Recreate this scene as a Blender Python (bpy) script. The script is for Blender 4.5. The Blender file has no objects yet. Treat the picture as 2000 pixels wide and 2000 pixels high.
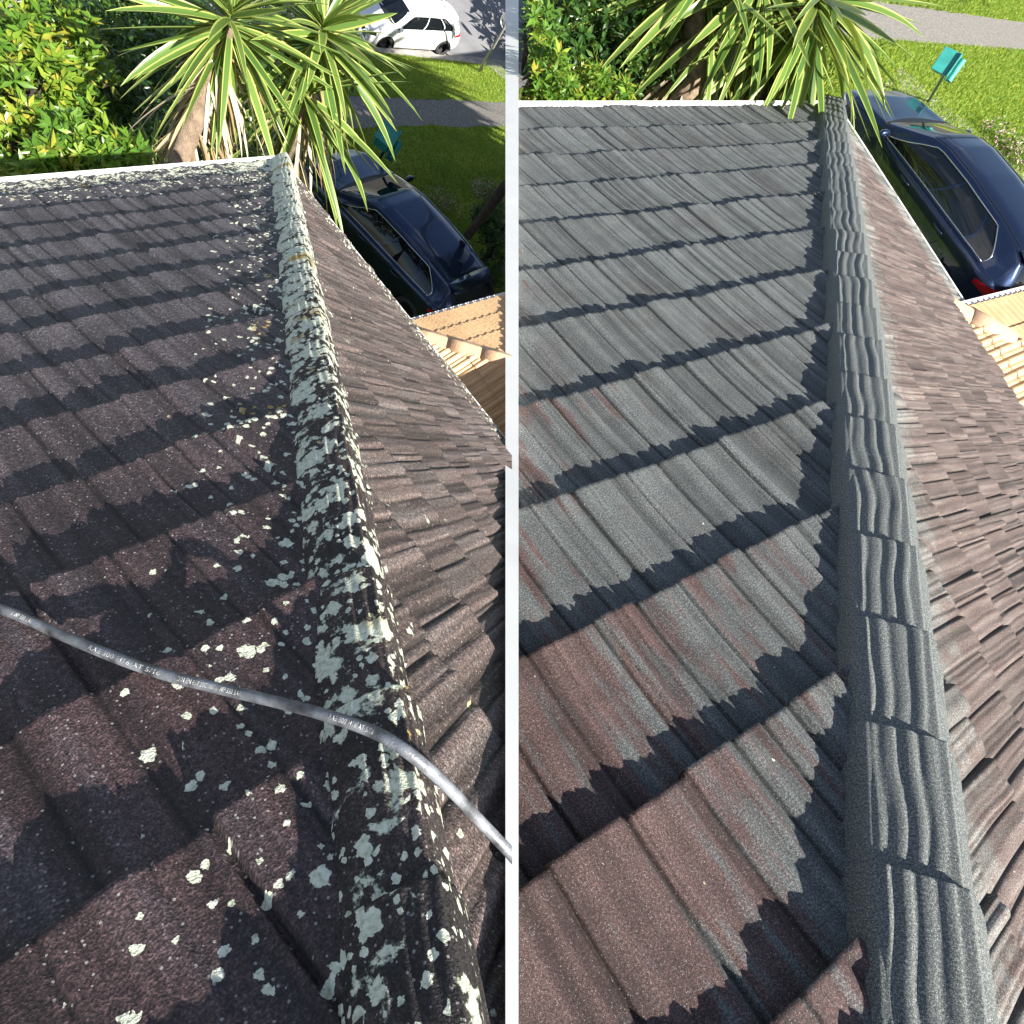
import bpy, bmesh, math, random
import numpy as np
from mathutils import Vector, Matrix
R_ = math.radians
random.seed(7); RS = np.random.RandomState(11)
scene = bpy.context.scene
col = scene.collection

# ------------------------------------------------------------------ camera
FPX = 1415.28                                   # focal length in pixels of a 2000 px wide picture
CAMP = np.array([0.0, 0.0, 9.5])
MW = np.array([[0.72166, -0.69225, 0.0], [0.55644, 0.58007, -0.59489], [0.41181, 0.42931, 0.80381]])
cam_d = bpy.data.cameras.new('camera'); cam = bpy.data.objects.new('camera', cam_d); col.objects.link(cam)
cam_d.sensor_width = 36.0; cam_d.lens = 36.0 * FPX / 2000.0; cam_d.clip_start = 0.05; cam_d.clip_end = 2000
m4 = Matrix.Identity(4)
for i in range(3):
    for j in range(3): m4[i][j] = MW[i][j]
    m4[i][3] = CAMP[i]
cam.matrix_world = m4
scene.camera = cam

# ------------------------------------------------------------------ sun and sky
SUNV = np.array([-0.7100, 0.2433, -0.6610]); SUNV /= np.linalg.norm(SUNV)     # direction the light travels
sun_d = bpy.data.lights.new('sun', 'SUN'); sun_d.energy = 5.0; sun_d.angle = R_(0.5); sun_d.color = (1.0, 0.94, 0.84)
sun = bpy.data.objects.new('sun', sun_d); col.objects.link(sun)
sun.rotation_euler = Vector(SUNV).to_track_quat('-Z', 'Y').to_euler()
world = bpy.data.worlds.new("World"); scene.world = world; world.use_nodes = True
wn = world.node_tree; wn.nodes.clear()
out = wn.nodes.new('ShaderNodeOutputWorld'); bg = wn.nodes.new('ShaderNodeBackground')
sky = wn.nodes.new('ShaderNodeTexSky'); sky.sky_type = 'NISHITA'; sky.sun_disc = False
toS = -SUNV
sky.sun_elevation = math.asin(toS[2]); sky.sun_rotation = math.atan2(toS[0], toS[1])
wtc = wn.nodes.new('ShaderNodeTexCoord'); wnz = wn.nodes.new('ShaderNodeTexNoise'); wnz.inputs['Scale'].default_value = 2.4; wnz.inputs['Detail'].default_value = 7
wcr = wn.nodes.new('ShaderNodeValToRGB'); wcr.color_ramp.elements[0].position = 0.55; wcr.color_ramp.elements[1].position = 0.68
wmx = wn.nodes.new('ShaderNodeMix'); wmx.data_type = 'RGBA'; wmx.inputs[7].default_value = (8.0, 8.2, 8.6, 1)
wn.links.new(wtc.outputs['Generated'], wnz.inputs['Vector']); wn.links.new(wnz.outputs['Fac'], wcr.inputs['Fac'])
wn.links.new(wcr.outputs['Color'], wmx.inputs[0]); wn.links.new(sky.outputs[0], wmx.inputs[6])
wn.links.new(wmx.outputs[2], bg.inputs['Color']); bg.inputs['Strength'].default_value = 0.055
wn.links.new(bg.outputs[0], out.inputs[0])
scene.view_settings.view_transform = 'Standard'; scene.view_settings.look = 'None'
scene.view_settings.exposure = 1.38; scene.view_settings.gamma = 1.0
scene.render.engine = 'CYCLES'

# ------------------------------------------------------------------ helpers
def tag(o, label=None, cat=None, group=None, kind=None):
    if label: o['label'] = label
    if cat: o['category'] = cat
    if group: o['group'] = group
    if kind: o['kind'] = kind
    return o
def empty(name, loc=(0, 0, 0)):
    o = bpy.data.objects.new(name, None); col.objects.link(o); o.location = Vector(loc); o.empty_display_size = 0.2
    return o
def mesh_obj(name, V, F, mat, parent=None, uv=None, uv2=None, smooth=True, uv3=None):
    V = np.asarray(V, float)
    off = np.array(parent.location) if parent is not None and parent.type == 'EMPTY' else np.zeros(3)
    if parent is not None and parent.type != 'EMPTY' and 'off' in parent: off = np.array(parent['off'])
    me = bpy.data.meshes.new(name)
    F = [tuple(f) for f in F] if not isinstance(F, np.ndarray) else F
    if isinstance(F, np.ndarray):
        me.vertices.add(len(V)); me.vertices.foreach_set('co', (V - off).ravel())
        n, k = F.shape
        me.loops.add(n * k); me.loops.foreach_set('vertex_index', F.ravel().astype(np.int32))
        me.polygons.add(n); me.polygons.foreach_set('loop_start', np.arange(0, n * k, k, dtype=np.int32))
        me.polygons.foreach_set('loop_total', np.full(n, k, dtype=np.int32))
        me.update(calc_edges=True)
    else:
        me.from_pydata([tuple(v) for v in (V - off)], [], F); me.update()
    for nm, u in (('UVMap', uv), ('DMap', uv2), ('RMap', uv3)):
        if u is not None:
            l = me.uv_layers.new(name=nm)
            li = np.empty(len(me.loops), dtype=np.int32); me.loops.foreach_get('vertex_index', li)
            l.data.foreach_set('uv', np.asarray(u, float)[li].ravel())
    if smooth: me.polygons.foreach_set('use_smooth', np.ones(len(me.polygons), dtype=bool))
    ms = mat if isinstance(mat, (list, tuple)) else [mat]
    for m in ms: me.materials.append(m)
    o = bpy.data.objects.new(name, me); col.objects.link(o)
    if parent is not None: o.parent = parent
    return o
def clip(o, planes):
    """keep the side of each plane its normal points to; planes in world space (co, no)"""
    me = o.data; bm = bmesh.new(); bm.from_mesh(me)
    off = np.array(o.parent.location) if o.parent is not None else np.zeros(3)
    for co, no in planes:
        bmesh.ops.bisect_plane(bm, geom=bm.verts[:] + bm.edges[:] + bm.faces[:], dist=1e-6, plane_co=Vector(np.array(co) - off), plane_no=Vector(no), clear_inner=True)
    bm.to_mesh(me); bm.free(); me.update()
class MB:
    def __init__(s): s.V = []; s.F = []
    def add(s, V, F):
        n = len(s.V); s.V += [tuple(v) for v in V]; s.F += [tuple(i + n for i in f) for f in F]
    def box(s, c, ax, h):
        """box: centre, three unit axes, half sizes"""
        c = np.array(c, float); ax = [np.array(a, float) for a in ax]; V = []
        for i in (-1, 1):
            for j in (-1, 1):
                for k in (-1, 1): V.append(c + i * h[0] * ax[0] + j * h[1] * ax[1] + k * h[2] * ax[2])
        s.add(V, [(0, 1, 3, 2), (4, 6, 7, 5), (0, 4, 5, 1), (2, 3, 7, 6), (0, 2, 6, 4), (1, 5, 7, 3)])
    def tube(s, pts, rad, n=10, cap=True):
        pts = [np.array(p, float) for p in pts]; N = len(pts)
        rad = [rad] * N if np.isscalar(rad) else rad
        t0 = pts[1] - pts[0]; a = np.cross(t0, [0.3, 0.2, 0.93]); a /= np.linalg.norm(a)
        V = []
        for i, p in enumerate(pts):
            t = pts[min(i + 1, N - 1)] - pts[max(i - 1, 0)]; t /= np.linalg.norm(t) + 1e-12
            a = a - (a @ t) * t; a /= np.linalg.norm(a); b = np.cross(t, a)
            for k in range(n):
                th = 2 * math.pi * k / n; V.append(p + rad[i] * (math.cos(th) * a + math.sin(th) * b))
        F = [(i * n + k, i * n + (k + 1) % n, (i + 1) * n + (k + 1) % n, (i + 1) * n + k) for i in range(N - 1) for k in range(n)]
        if cap: F += [tuple(range(n - 1, -1, -1)), tuple((N - 1) * n + k for k in range(n))]
        s.add(V, F)
    def build(s, name, mat, parent=None, smooth=False): return mesh_obj(name, s.V, s.F, mat, parent, smooth=smooth)
def ray(px, py):
    return MW @ np.array([(px - 1000) / FPX, -(py - 1000) / FPX, -1.0])
def at_z(px, py, z):
    r = ray(px, py); return CAMP + r * ((z - CAMP[2]) / r[2])
def at_d(px, py, d):
    return CAMP + ray(px, py) * d
def nrm(v): v = np.array(v, float); return v / np.linalg.norm(v)
PI_N = MW[:, 0].copy()                          # normal of the camera's centre plane, where the added divider boards lie

# ------------------------------------------------------------------ materials
def mat_new(name):
    m = bpy.data.materials.new(name); m.use_nodes = True; nt = m.node_tree; b = nt.nodes['Principled BSDF']; return m, nt, b
def nd(nt, t, **kw):
    n = nt.nodes.new(t)
    for k, v in kw.items(): setattr(n, k, v)
    return n
def lk(nt, a, b): nt.links.new(a, b)
def noise(nt, vec, scale, detail=3, rough=0.5, dist=0.0):
    n = nd(nt, 'ShaderNodeTexNoise'); n.inputs['Scale'].default_value = scale; n.inputs['Detail'].default_value = detail
    n.inputs['Roughness'].default_value = rough; n.inputs['Distortion'].default_value = dist
    if vec is not None: lk(nt, vec, n.inputs['Vector'])
    return n.outputs['Fac']
def ramp(nt, f, stops):
    r = nd(nt, 'ShaderNodeValToRGB'); e = r.color_ramp.elements
    while len(e) < len(stops): e.new(0.5)
    for k, (p, c) in enumerate(stops):
        e[k].position = p; e[k].color = (c[0], c[1], c[2], 1) if not np.isscalar(c) else (c, c, c, 1)
    lk(nt, f, r.inputs['Fac']); return r.outputs['Color']
def mix(nt, f, a, b, mode='MIX'):
    m = nd(nt, 'ShaderNodeMix', data_type='RGBA', blend_type=mode)
    for k, v in ((0, f), (6, a), (7, b)):
        if hasattr(v, 'is_linked'): lk(nt, v, m.inputs[k])
        else: m.inputs[k].default_value = v if k == 0 else (v[0], v[1], v[2], 1)
    return m.outputs[2]
def math_(nt, op, a, b=None, clampit=False):
    m = nd(nt, 'ShaderNodeMath', operation=op); m.use_clamp = clampit
    for k, v in enumerate((a, b)):
        if v is None: continue
        if hasattr(v, 'is_linked'): lk(nt, v, m.inputs[k])
        else: m.inputs[k].default_value = v
    return m.outputs[0]
def bump(nt, b, h, dist=0.01, strength=1.0):
    n = nd(nt, 'ShaderNodeBump'); n.inputs['Distance'].default_value = dist; n.inputs['Strength'].default_value = strength
    lk(nt, h, n.inputs['Height']); lk(nt, n.outputs[0], b.inputs['Normal'])
def simple(name, c, rough=0.6, metal=0.0, var=0.15, scale=6.0, bmp=0.0, spec=0.5, coat=0.0):
    m, nt, b = mat_new(name); tc = nd(nt, 'ShaderNodeTexCoord').outputs['Object']
    f = noise(nt, tc, scale, 5)
    lo = tuple(x * (1 - var) for x in c); hi = tuple(min(1, x * (1 + var)) for x in c)
    lk(nt, ramp(nt, f, [(0.3, lo), (0.7, hi)]), b.inputs['Base Color'])
    b.inputs['Roughness'].default_value = rough; b.inputs['Metallic'].default_value = metal
    b.inputs['Specular IOR Level'].default_value = spec; b.inputs['Coat Weight'].default_value = coat
    if bmp: bump(nt, b, noise(nt, tc, scale * 12, 4), bmp)
    return m

def roof_mat(name, kind):
    """stone-chipped pressed tile. UVMap = metres along / up the face, DMap = metres from hip, from eave"""
    m, nt, b = mat_new(name)
    uv = nd(nt, 'ShaderNodeUVMap', uv_map='UVMap').outputs[0]; dm = nd(nt, 'ShaderNodeUVMap', uv_map='DMap').outputs[0]
    sp = nd(nt, 'ShaderNodeSeparateXYZ'); lk(nt, dm, sp.inputs[0]); dh, de = sp.outputs[0], sp.outputs[1]
    big = noise(nt, uv, 1.3, 4, 0.6); mid = noise(nt, uv, 7.0, 5, 0.6); chip = math_(nt, 'ADD', math_(nt, 'MULTIPLY', noise(nt, uv, 340.0, 2, 0.6), 0.6), math_(nt, 'MULTIPLY', noise(nt, uv, 120.0, 2, 0.7), 0.4))
    st = nd(nt, 'ShaderNodeMapping'); st.inputs['Scale'].default_value = (9.0, 1.2, 1); lk(nt, uv, st.inputs[0])
    streak = noise(nt, st.outputs[0], 1.6, 4, 0.6)
    brown = ramp(nt, mid, [(0.3, (0.034, 0.021, 0.022)), (0.7, (0.060, 0.037, 0.037))])
    grey = ramp(nt, mid, [(0.3, (0.048, 0.045, 0.053)), (0.7, (0.084, 0.079, 0.089))])
    coat = ramp(nt, mid, [(0.3, (0.066, 0.073, 0.075)), (0.7, (0.098, 0.107, 0.106))])
    if kind == 'old_left':
        c = mix(nt, ramp(nt, streak, [(0.50, 0), (0.72, 0.6)]), brown, grey)
        far = ramp(nt, math_(nt, 'ADD', de, math_(nt, 'MULTIPLY', math_(nt, 'SUBTRACT', mid, 0.5), 1.6)), [(1.3, 1), (2.9, 0)])
        far = math_(nt, 'MULTIPLY', far, 1.0)
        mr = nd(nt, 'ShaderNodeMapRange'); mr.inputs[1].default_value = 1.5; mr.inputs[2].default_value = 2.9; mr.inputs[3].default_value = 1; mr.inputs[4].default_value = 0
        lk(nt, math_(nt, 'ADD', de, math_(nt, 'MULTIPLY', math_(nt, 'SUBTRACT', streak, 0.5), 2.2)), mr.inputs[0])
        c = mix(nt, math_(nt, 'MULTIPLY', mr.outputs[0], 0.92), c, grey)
    elif kind == 'old_right':
        c = mix(nt, ramp(nt, streak, [(0.45, 0), (0.7, 1)]), (0.100, 0.074, 0.068), (0.135, 0.115, 0.108))
    elif kind == 'old_cap':
        c = mix(nt, ramp(nt, mid, [(0.4, 0), (0.6, 1)]), (0.020, 0.017, 0.017), (0.052, 0.038, 0.036))
    elif kind == 'new_left':
        # sprayed coat, bare brown panels where the pass is not finished
        crs = math_(nt, 'FLOOR', math_(nt, 'DIVIDE', math_(nt, 'SUBTRACT', de, 0.004), 0.65664))
        su = nd(nt, 'ShaderNodeSeparateXYZ'); lk(nt, uv, su.inputs[0]); cb = nd(nt, 'ShaderNodeCombineXYZ'); lk(nt, math_(nt, 'FLOOR', math_(nt, 'DIVIDE', su.outputs[0], 0.74)), cb.inputs[0]); lk(nt, crs, cb.inputs[1])
        wn_ = nd(nt, 'ShaderNodeTexWhiteNoise', noise_dimensions='2D'); lk(nt, cb.outputs[0], wn_.inputs['Vector'])
        val = math_(nt, 'ADD', crs, math_(nt, 'MULTIPLY', math_(nt, 'SUBTRACT', dh, 0.75), 1.9))
        val = math_(nt, 'ADD', val, math_(nt, 'ADD', 0.45, math_(nt, 'MULTIPLY', wn_.outputs['Value'], 1.3))); val = math_(nt, 'ADD', val, math_(nt, 'MULTIPLY', math_(nt, 'SUBTRACT', streak, 0.5), 7.5))
        mr = nd(nt, 'ShaderNodeMapRange'); mr.inputs[1].default_value = 10.2; mr.inputs[2].default_value = 11.2; lk(nt, val, mr.inputs[0])
        c = mix(nt, math_(nt, 'MULTIPLY', mr.outputs[0], 0.92), coat, ramp(nt, mid, [(0.3, (0.056, 0.031, 0.029)), (0.7, (0.094, 0.056, 0.052))]))
        c = mix(nt, math_(nt, 'MULTIPLY', ramp(nt, big, [(0.55, 0), (0.62, 1)]), 0.25), c, brown)
    elif kind == 'new_right':
        mr = nd(nt, 'ShaderNodeMapRange'); mr.inputs[1].default_value = 0.22; mr.inputs[2].default_value = 0.42; mr.inputs[3].default_value = 1; mr.inputs[4].default_value = 0
        lk(nt, math_(nt, 'ADD', de, math_(nt, 'MULTIPLY', math_(nt, 'SUBTRACT', big, 0.5), 0.5)), mr.inputs[0])
        mr2 = nd(nt, 'ShaderNodeMapRange'); mr2.inputs[1].default_value = 0.3; mr2.inputs[2].default_value = 0.5; mr2.inputs[3].default_value = 1; mr2.inputs[4].default_value = 0
        lk(nt, math_(nt, 'ADD', dh, math_(nt, 'MULTIPLY', math_(nt, 'SUBTRACT', mid, 0.5), 1.1)), mr2.inputs[0])
        c = mix(nt, ramp(nt, streak, [(0.4, 0), (0.65, 1)]), (0.080, 0.056, 0.050), (0.125, 0.100, 0.090))
        c = mix(nt, math_(nt, 'MAXIMUM', mr.outputs[0], math_(nt, 'MULTIPLY', mr2.outputs[0], 0.7)), c, (0.15, 0.155, 0.145))
    else:                                                     # new_cap
        c = mix(nt, 0.5, coat, (0.150, 0.165, 0.160))
    c = mix(nt, 1.0, c, ramp(nt, chip, [(0.34, 0.12), (0.47, 0.62), (0.56, 1.65), (0.66, 4.4)] if kind.startswith('new') else [(0.34, 0.18), (0.47, 0.70), (0.56, 1.5), (0.66, 3.6)]), 'MULTIPLY')
    if 'cap' not in kind:                                     # rib shading put into the colour: grooves darkened, crests lightened
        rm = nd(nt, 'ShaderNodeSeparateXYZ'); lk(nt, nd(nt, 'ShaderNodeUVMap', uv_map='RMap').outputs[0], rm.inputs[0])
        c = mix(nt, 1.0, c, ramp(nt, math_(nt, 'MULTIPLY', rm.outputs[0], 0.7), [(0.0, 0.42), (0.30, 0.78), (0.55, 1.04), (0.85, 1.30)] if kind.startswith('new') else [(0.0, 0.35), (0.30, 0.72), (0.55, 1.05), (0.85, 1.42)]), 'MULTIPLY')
    # bare bright grains
    vo = nd(nt, 'ShaderNodeTexVoronoi'); vo.inputs['Scale'].default_value = 230; lk(nt, uv, vo.inputs['Vector'])
    hs = nd(nt, 'ShaderNodeSeparateColor'); lk(nt, vo.outputs['Color'], hs.inputs[0])
    gr = math_(nt, 'MULTIPLY', math_(nt, 'GREATER_THAN', hs.outputs[0], 0.93), math_(nt, 'LESS_THAN', vo.outputs['Distance'], 0.35))
    c = mix(nt, math_(nt, 'MULTIPLY', gr, 0.75), c, (0.38, 0.36, 0.34))
    # fallen flecks
    wob = nd(nt, 'ShaderNodeMapping'); wob.inputs['Scale'].default_value = (17, 11, 1); wob.inputs['Rotation'].default_value = (0, 0, 0.5)
    ad = nd(nt, 'ShaderNodeVectorMath', operation='ADD'); nz = nd(nt, 'ShaderNodeTexNoise'); nz.inputs['Scale'].default_value = 60
    lk(nt, uv, nz.inputs['Vector']); sc = nd(nt, 'ShaderNodeVectorMath', operation='SCALE'); sc.inputs['Scale'].default_value = 0.02; lk(nt, nz.outputs['Color'], sc.inputs[0])
    lk(nt, uv, ad.inputs[0]); lk(nt, sc.outputs[0], ad.inputs[1]); lk(nt, ad.outputs[0], wob.inputs[0])
    v2 = nd(nt, 'ShaderNodeTexVoronoi'); v2.inputs['Scale'].default_value = 1.0; lk(nt, wob.outputs[0], v2.inputs['Vector'])
    h2 = nd(nt, 'ShaderNodeSeparateColor'); lk(nt, v2.outputs['Color'], h2.inputs[0])
    thr = {'old_left': 0.50, 'old_right': 0.9, 'old_cap': 0.5, 'new_left': 0.72, 'new_right': 0.90, 'new_cap': 0.97}[kind]
    rad = math_(nt, 'MULTIPLY', h2.outputs[1], 0.062 if kind == 'old_left' else 0.085)
    fl = math_(nt, 'MULTIPLY', math_(nt, 'GREATER_THAN', h2.outputs[0], thr), math_(nt, 'LESS_THAN', v2.outputs['Distance'], rad))
    c = mix(nt, fl, c, mix(nt, h2.outputs[2], (0.46, 0.42, 0.20), (0.62, 0.64, 0.52)))
    hgt = math_(nt, 'MULTIPLY', chip, 1.0)
    if kind.startswith('old'):
        dens = nd(nt, 'ShaderNodeMapRange'); dens.inputs[1].default_value = 0.0
        dens.inputs[2].default_value = {'old_left': 0.30, 'old_right': 0.10, 'old_cap': 1.0}[kind]
        dens.inputs[3].default_value = {'old_left': 0.16, 'old_right': 0.20, 'old_cap': 0.0}[kind]; dens.inputs[4].default_value = 0.0
        lk(nt, dh, dens.inputs[0])
        d2 = nd(nt, 'ShaderNodeMapRange'); d2.inputs[1].default_value = 0.0
        d2.inputs[2].default_value = {'old_left': 0.5, 'old_right': 0.25, 'old_cap': 4.2}[kind]
        d2.inputs[3].default_value = {'old_left': 0.20, 'old_right': 0.14, 'old_cap': 0.34}[kind]; d2.inputs[4].default_value = {'old_left': 0, 'old_right': 0, 'old_cap': 0.13}[kind]
        lk(nt, de, d2.inputs[0])
        dsum = math_(nt, 'ADD', math_(nt, 'MULTIPLY', dens.outputs[0], {'old_left': 1.0, 'old_right': 1.0, 'old_cap': 0.0}[kind]), d2.outputs[0])
        if kind == 'old_cap':                                 # lichen grows on the shaded left leg
            side = nd(nt, 'ShaderNodeMapRange'); side.inputs[1].default_value = -0.012; side.inputs[2].default_value = 0.03; side.inputs[3].default_value = 0.74; side.inputs[4].default_value = 1.0
            lk(nt, dh, side.inputs[0]); dsum = math_(nt, 'MULTIPLY', dsum, side.outputs[0])
        ln = noise(nt, uv, 17.0 if kind == 'old_cap' else 20.0, 10, 0.66, 0.25)
        def ros(scale, wob_s, wob_a, pmul, rmax):
            nz_ = nd(nt, 'ShaderNodeTexNoise'); nz_.inputs['Scale'].default_value = wob_s; nz_.inputs['Detail'].default_value = 4; lk(nt, uv, nz_.inputs['Vector'])
            s1 = nd(nt, 'ShaderNodeVectorMath', operation='SCALE'); s1.inputs['Scale'].default_value = wob_a; lk(nt, nz_.outputs['Color'], s1.inputs[0])
            a1 = nd(nt, 'ShaderNodeVectorMath', operation='ADD'); lk(nt, uv, a1.inputs[0]); lk(nt, s1.outputs[0], a1.inputs[1])
            v_ = nd(nt, 'ShaderNodeTexVoronoi', voronoi_dimensions='2D'); v_.inputs['Scale'].default_value = scale; lk(nt, a1.outputs[0], v_.inputs['Vector'])
            h_ = nd(nt, 'ShaderNodeSeparateColor'); lk(nt, v_.outputs['Color'], h_.inputs[0])
            pres = math_(nt, 'LESS_THAN', h_.outputs[0], math_(nt, 'MULTIPLY', dsum, pmul))
            rr_ = math_(nt, 'ADD', math_(nt, 'MULTIPLY', h_.outputs[1], rmax * .6), rmax * .4)
            return math_(nt, 'MULTIPLY', pres, math_(nt, 'MULTIPLY', math_(nt, 'SUBTRACT', rr_, v_.outputs['Distance']), 30.0, True))
        r1 = ros(30.0 if kind == 'old_cap' else 44.0, 110.0, 0.020, 2.3 if kind == 'old_cap' else 0.5, 0.55); r2 = ros(75.0, 190.0, 0.009, 2.2 if kind == 'old_cap' else 1.7, 0.60); r3 = ros(11.0, 60.0, 0.035, 1.1 if kind == 'old_cap' else .04, 0.5)
        th = math_(nt, 'SUBTRACT', 0.67 if kind == 'old_cap' else 0.66, math_(nt, 'MULTIPLY', dsum, 0.85 if kind == 'old_cap' else 0.72))
        li = math_(nt, 'MULTIPLY', math_(nt, 'SUBTRACT', ln, th), 38.0, True)
        if kind == 'old_left':                                # crusts only where gutter moisture feeds them
            ev = nd(nt, 'ShaderNodeMapRange'); ev.inputs[1].default_value = 0.25; ev.inputs[2].default_value = 0.6; ev.inputs[3].default_value = 1; ev.inputs[4].default_value = 0; lk(nt, de, ev.inputs[0]); li = math_(nt, 'MULTIPLY', li, ev.outputs[0])
        li = math_(nt, 'MAXIMUM', math_(nt, 'MAXIMUM', r1, r2), math_(nt, 'MAXIMUM', r3, li))
        lf = noise(nt, uv, 120.0, 4, 0.7)
        lc = ramp(nt, lf, [(0.3, (0.34, 0.37, 0.24)), (0.48, (0.66, 0.70, 0.54)), (0.66, (0.88, 0.89, 0.76))])
        lc = mix(nt, ramp(nt, noise(nt, uv, 5.0, 2), [(0.60, 0), (0.66, 1)]), lc, (0.42, 0.30, 0.08))
        c = mix(nt, li, c, lc)
        hgt = math_(nt, 'ADD', hgt, math_(nt, 'MULTIPLY', li, math_(nt, 'ADD', 1.0, lf)))
    lk(nt, c, b.inputs['Base Color'])
    b.inputs['Roughness'].default_value = {'old_left': 0.60, 'old_right': 0.62}.get(kind, 0.72)
    b.inputs['Specular IOR Level'].default_value = 0.5
    bump(nt, b, hgt, 0.0022, 0.9)
    return m

M = {}
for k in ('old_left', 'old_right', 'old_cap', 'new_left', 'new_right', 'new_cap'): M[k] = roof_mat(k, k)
M['white_paint'] = simple('white_paint', (0.80, 0.81, 0.80), 0.45, var=0.05, scale=3)
M['gutter'] = simple('gutter_white', (0.74, 0.75, 0.74), 0.4, var=0.12, scale=9)
M['weatherboard'] = simple('weatherboard', (0.62, 0.58, 0.50), 0.6, var=0.06)
M['concrete'] = simple('concrete', (0.33, 0.31, 0.29), 0.9, var=0.3, scale=4, bmp=0.01)
M['asphalt'] = simple('asphalt', (0.20, 0.20, 0.215), 0.85, var=0.25, scale=1.2, bmp=0.01)
M['path_old'] = simple('path_old', (0.185, 0.175, 0.160), 0.95, var=0.45, scale=22, bmp=0.004)
M['hose_rubber'] = simple('hose_rubber', (0.13, 0.14, 0.16), 0.36, var=0.85, scale=38, spec=0.8, bmp=0.0008)
M['print_white'] = simple('print_white', (0.50, 0.50, 0.49), 0.6, var=0.5, scale=90)
M['box_green'] = simple('box_green', (0.035, 0.30, 0.27), 0.45, var=0.2)
M['post_green'] = simple('post_green', (0.012, 0.085, 0.075), 0.5, var=0.2)
M['black'] = simple('black_plastic', (0.012, 0.012, 0.013), 0.5, var=0.2)
M['tyre'] = simple('tyre_rubber', (0.035, 0.035, 0.037), 0.85, var=0.2)
M['rim'] = simple('alloy_rim', (0.62, 0.63, 0.65), 0.35, 0.6, var=0.05)
M['chrome'] = simple('chrome', (0.8, 0.8, 0.82), 0.12, 1.0, var=0.03)
M['red_lens'] = simple('red_lens', (0.42, 0.01, 0.015), 0.15, var=0.1)
M['bark'] = simple('bark', (0.30, 0.22, 0.155), 0.9, var=0.45, scale=14, bmp=0.02)
M['bark_dark'] = simple('bark_dark', (0.075, 0.055, 0.045), 0.9, var=0.4, scale=14, bmp=0.02)
M['bark_pale'] = simple('bark_pale', (0.45, 0.43, 0.39), 0.9, var=0.3, scale=30, bmp=0.01)
m, nt, b = mat_new('car_navy'); b.inputs['Base Color'].default_value = (0.010, 0.017, 0.045, 1); b.inputs['Metallic'].default_value = 0.88
b.inputs['Roughness'].default_value = 0.32; b.inputs['Coat Weight'].default_value = 1.0; b.inputs['Coat Roughness'].default_value = 0.03
fl = noise(nt, nd(nt, 'ShaderNodeTexCoord').outputs['Object'], 900, 1); lk(nt, ramp(nt, fl, [(0.4, (0.018, 0.032, 0.078)), (0.7, (0.045, 0.07, 0.15))]), b.inputs['Base Color']); M['car_navy'] = m
m, nt, b = mat_new('car_white'); b.inputs['Roughness'].default_value = 0.3; b.inputs['Coat Weight'].default_value = 0.8
fl = noise(nt, nd(nt, 'ShaderNodeTexCoord').outputs['Object'], 3, 3); lk(nt, ramp(nt, fl, [(0.3, (0.78, 0.79, 0.80)), (0.7, (0.83, 0.84, 0.85))]), b.inputs['Base Color']); M['car_white'] = m
m, nt, b = mat_new('car_glass'); b.inputs['Base Color'].default_value = (0.006, 0.008, 0.010, 1); b.inputs['Roughness'].default_value = 0.02; b.inputs['Specular IOR Level'].default_value = 0.7; M['car_glass'] = m

def leaf_mat(name, stops, rough=0.4, trans=0.35, across=False):
    m, nt, b = mat_new(name); uv = nd(nt, 'ShaderNodeUVMap', uv_map='UVMap').outputs[0]
    sp = nd(nt, 'ShaderNodeSeparateXYZ'); lk(nt, uv, sp.inputs[0])
    if across:     # variegated blade: x = 0..1 across, y = random per leaf
        e = math_(nt, 'ABSOLUTE', math_(nt, 'SUBTRACT', sp.outputs[0], 0.5))
        edge = ramp(nt, e, [(0.31, 0), (0.37, 1)])
        c = mix(nt, edge, ramp(nt, sp.outputs[1], [(0.0, stops[0]), (1.0, stops[1])]), ramp(nt, sp.outputs[1], [(0.0, stops[2]), (1.0, stops[3])]))
    else:
        c = ramp(nt, sp.outputs[1], stops)
    lk(nt, c, b.inputs['Base Color']); b.inputs['Roughness'].default_value = rough
    tr = nd(nt, 'ShaderNodeBsdfTranslucent'); lk(nt, mix(nt, 0.35, c, (0.5, 0.6, 0.05), 'MIX'), tr.inputs['Color'])
    ms = nd(nt, 'ShaderNodeMixShader'); ms.inputs[0].default_value = trans
    o = nt.nodes['Material Output']; lk(nt, b.outputs[0], ms.inputs[1]); lk(nt, tr.outputs[0], ms.inputs[2]); lk(nt, ms.outputs[0], o.inputs[0])
    return m
M['yucca_leaf'] = leaf_mat('yucca_leaf', [(0.06, 0.13, 0.03), (0.15, 0.25, 0.05), (0.30, 0.38, 0.08), (0.52, 0.52, 0.18)], 0.35, 0.25, True)
M['dead_leaf'] = leaf_mat('dead_leaf', [(0.0, (0.16, 0.10, 0.05)), (0.5, (0.42, 0.32, 0.18)), (1.0, (0.62, 0.58, 0.46))], 0.7, 0.15)
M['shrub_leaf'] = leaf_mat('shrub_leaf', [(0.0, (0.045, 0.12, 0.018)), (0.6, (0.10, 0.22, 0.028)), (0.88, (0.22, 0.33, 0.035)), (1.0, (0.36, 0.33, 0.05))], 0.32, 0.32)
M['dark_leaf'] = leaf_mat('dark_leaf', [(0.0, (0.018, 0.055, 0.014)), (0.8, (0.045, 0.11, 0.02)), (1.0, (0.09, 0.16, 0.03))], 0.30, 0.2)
M['petal'] = leaf_mat('petal', [(0.0, (0.55, 0.28, 0.34)), (1.0, (0.80, 0.66, 0.66))], 0.6, 0.3)
M['grass_blade'] = leaf_mat('grass_blade', [(0.0, (0.10, 0.20, 0.016)), (0.6, (0.22, 0.36, 0.03)), (1.0, (0.42, 0.44, 0.08))], 0.6, 0.35)
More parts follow.
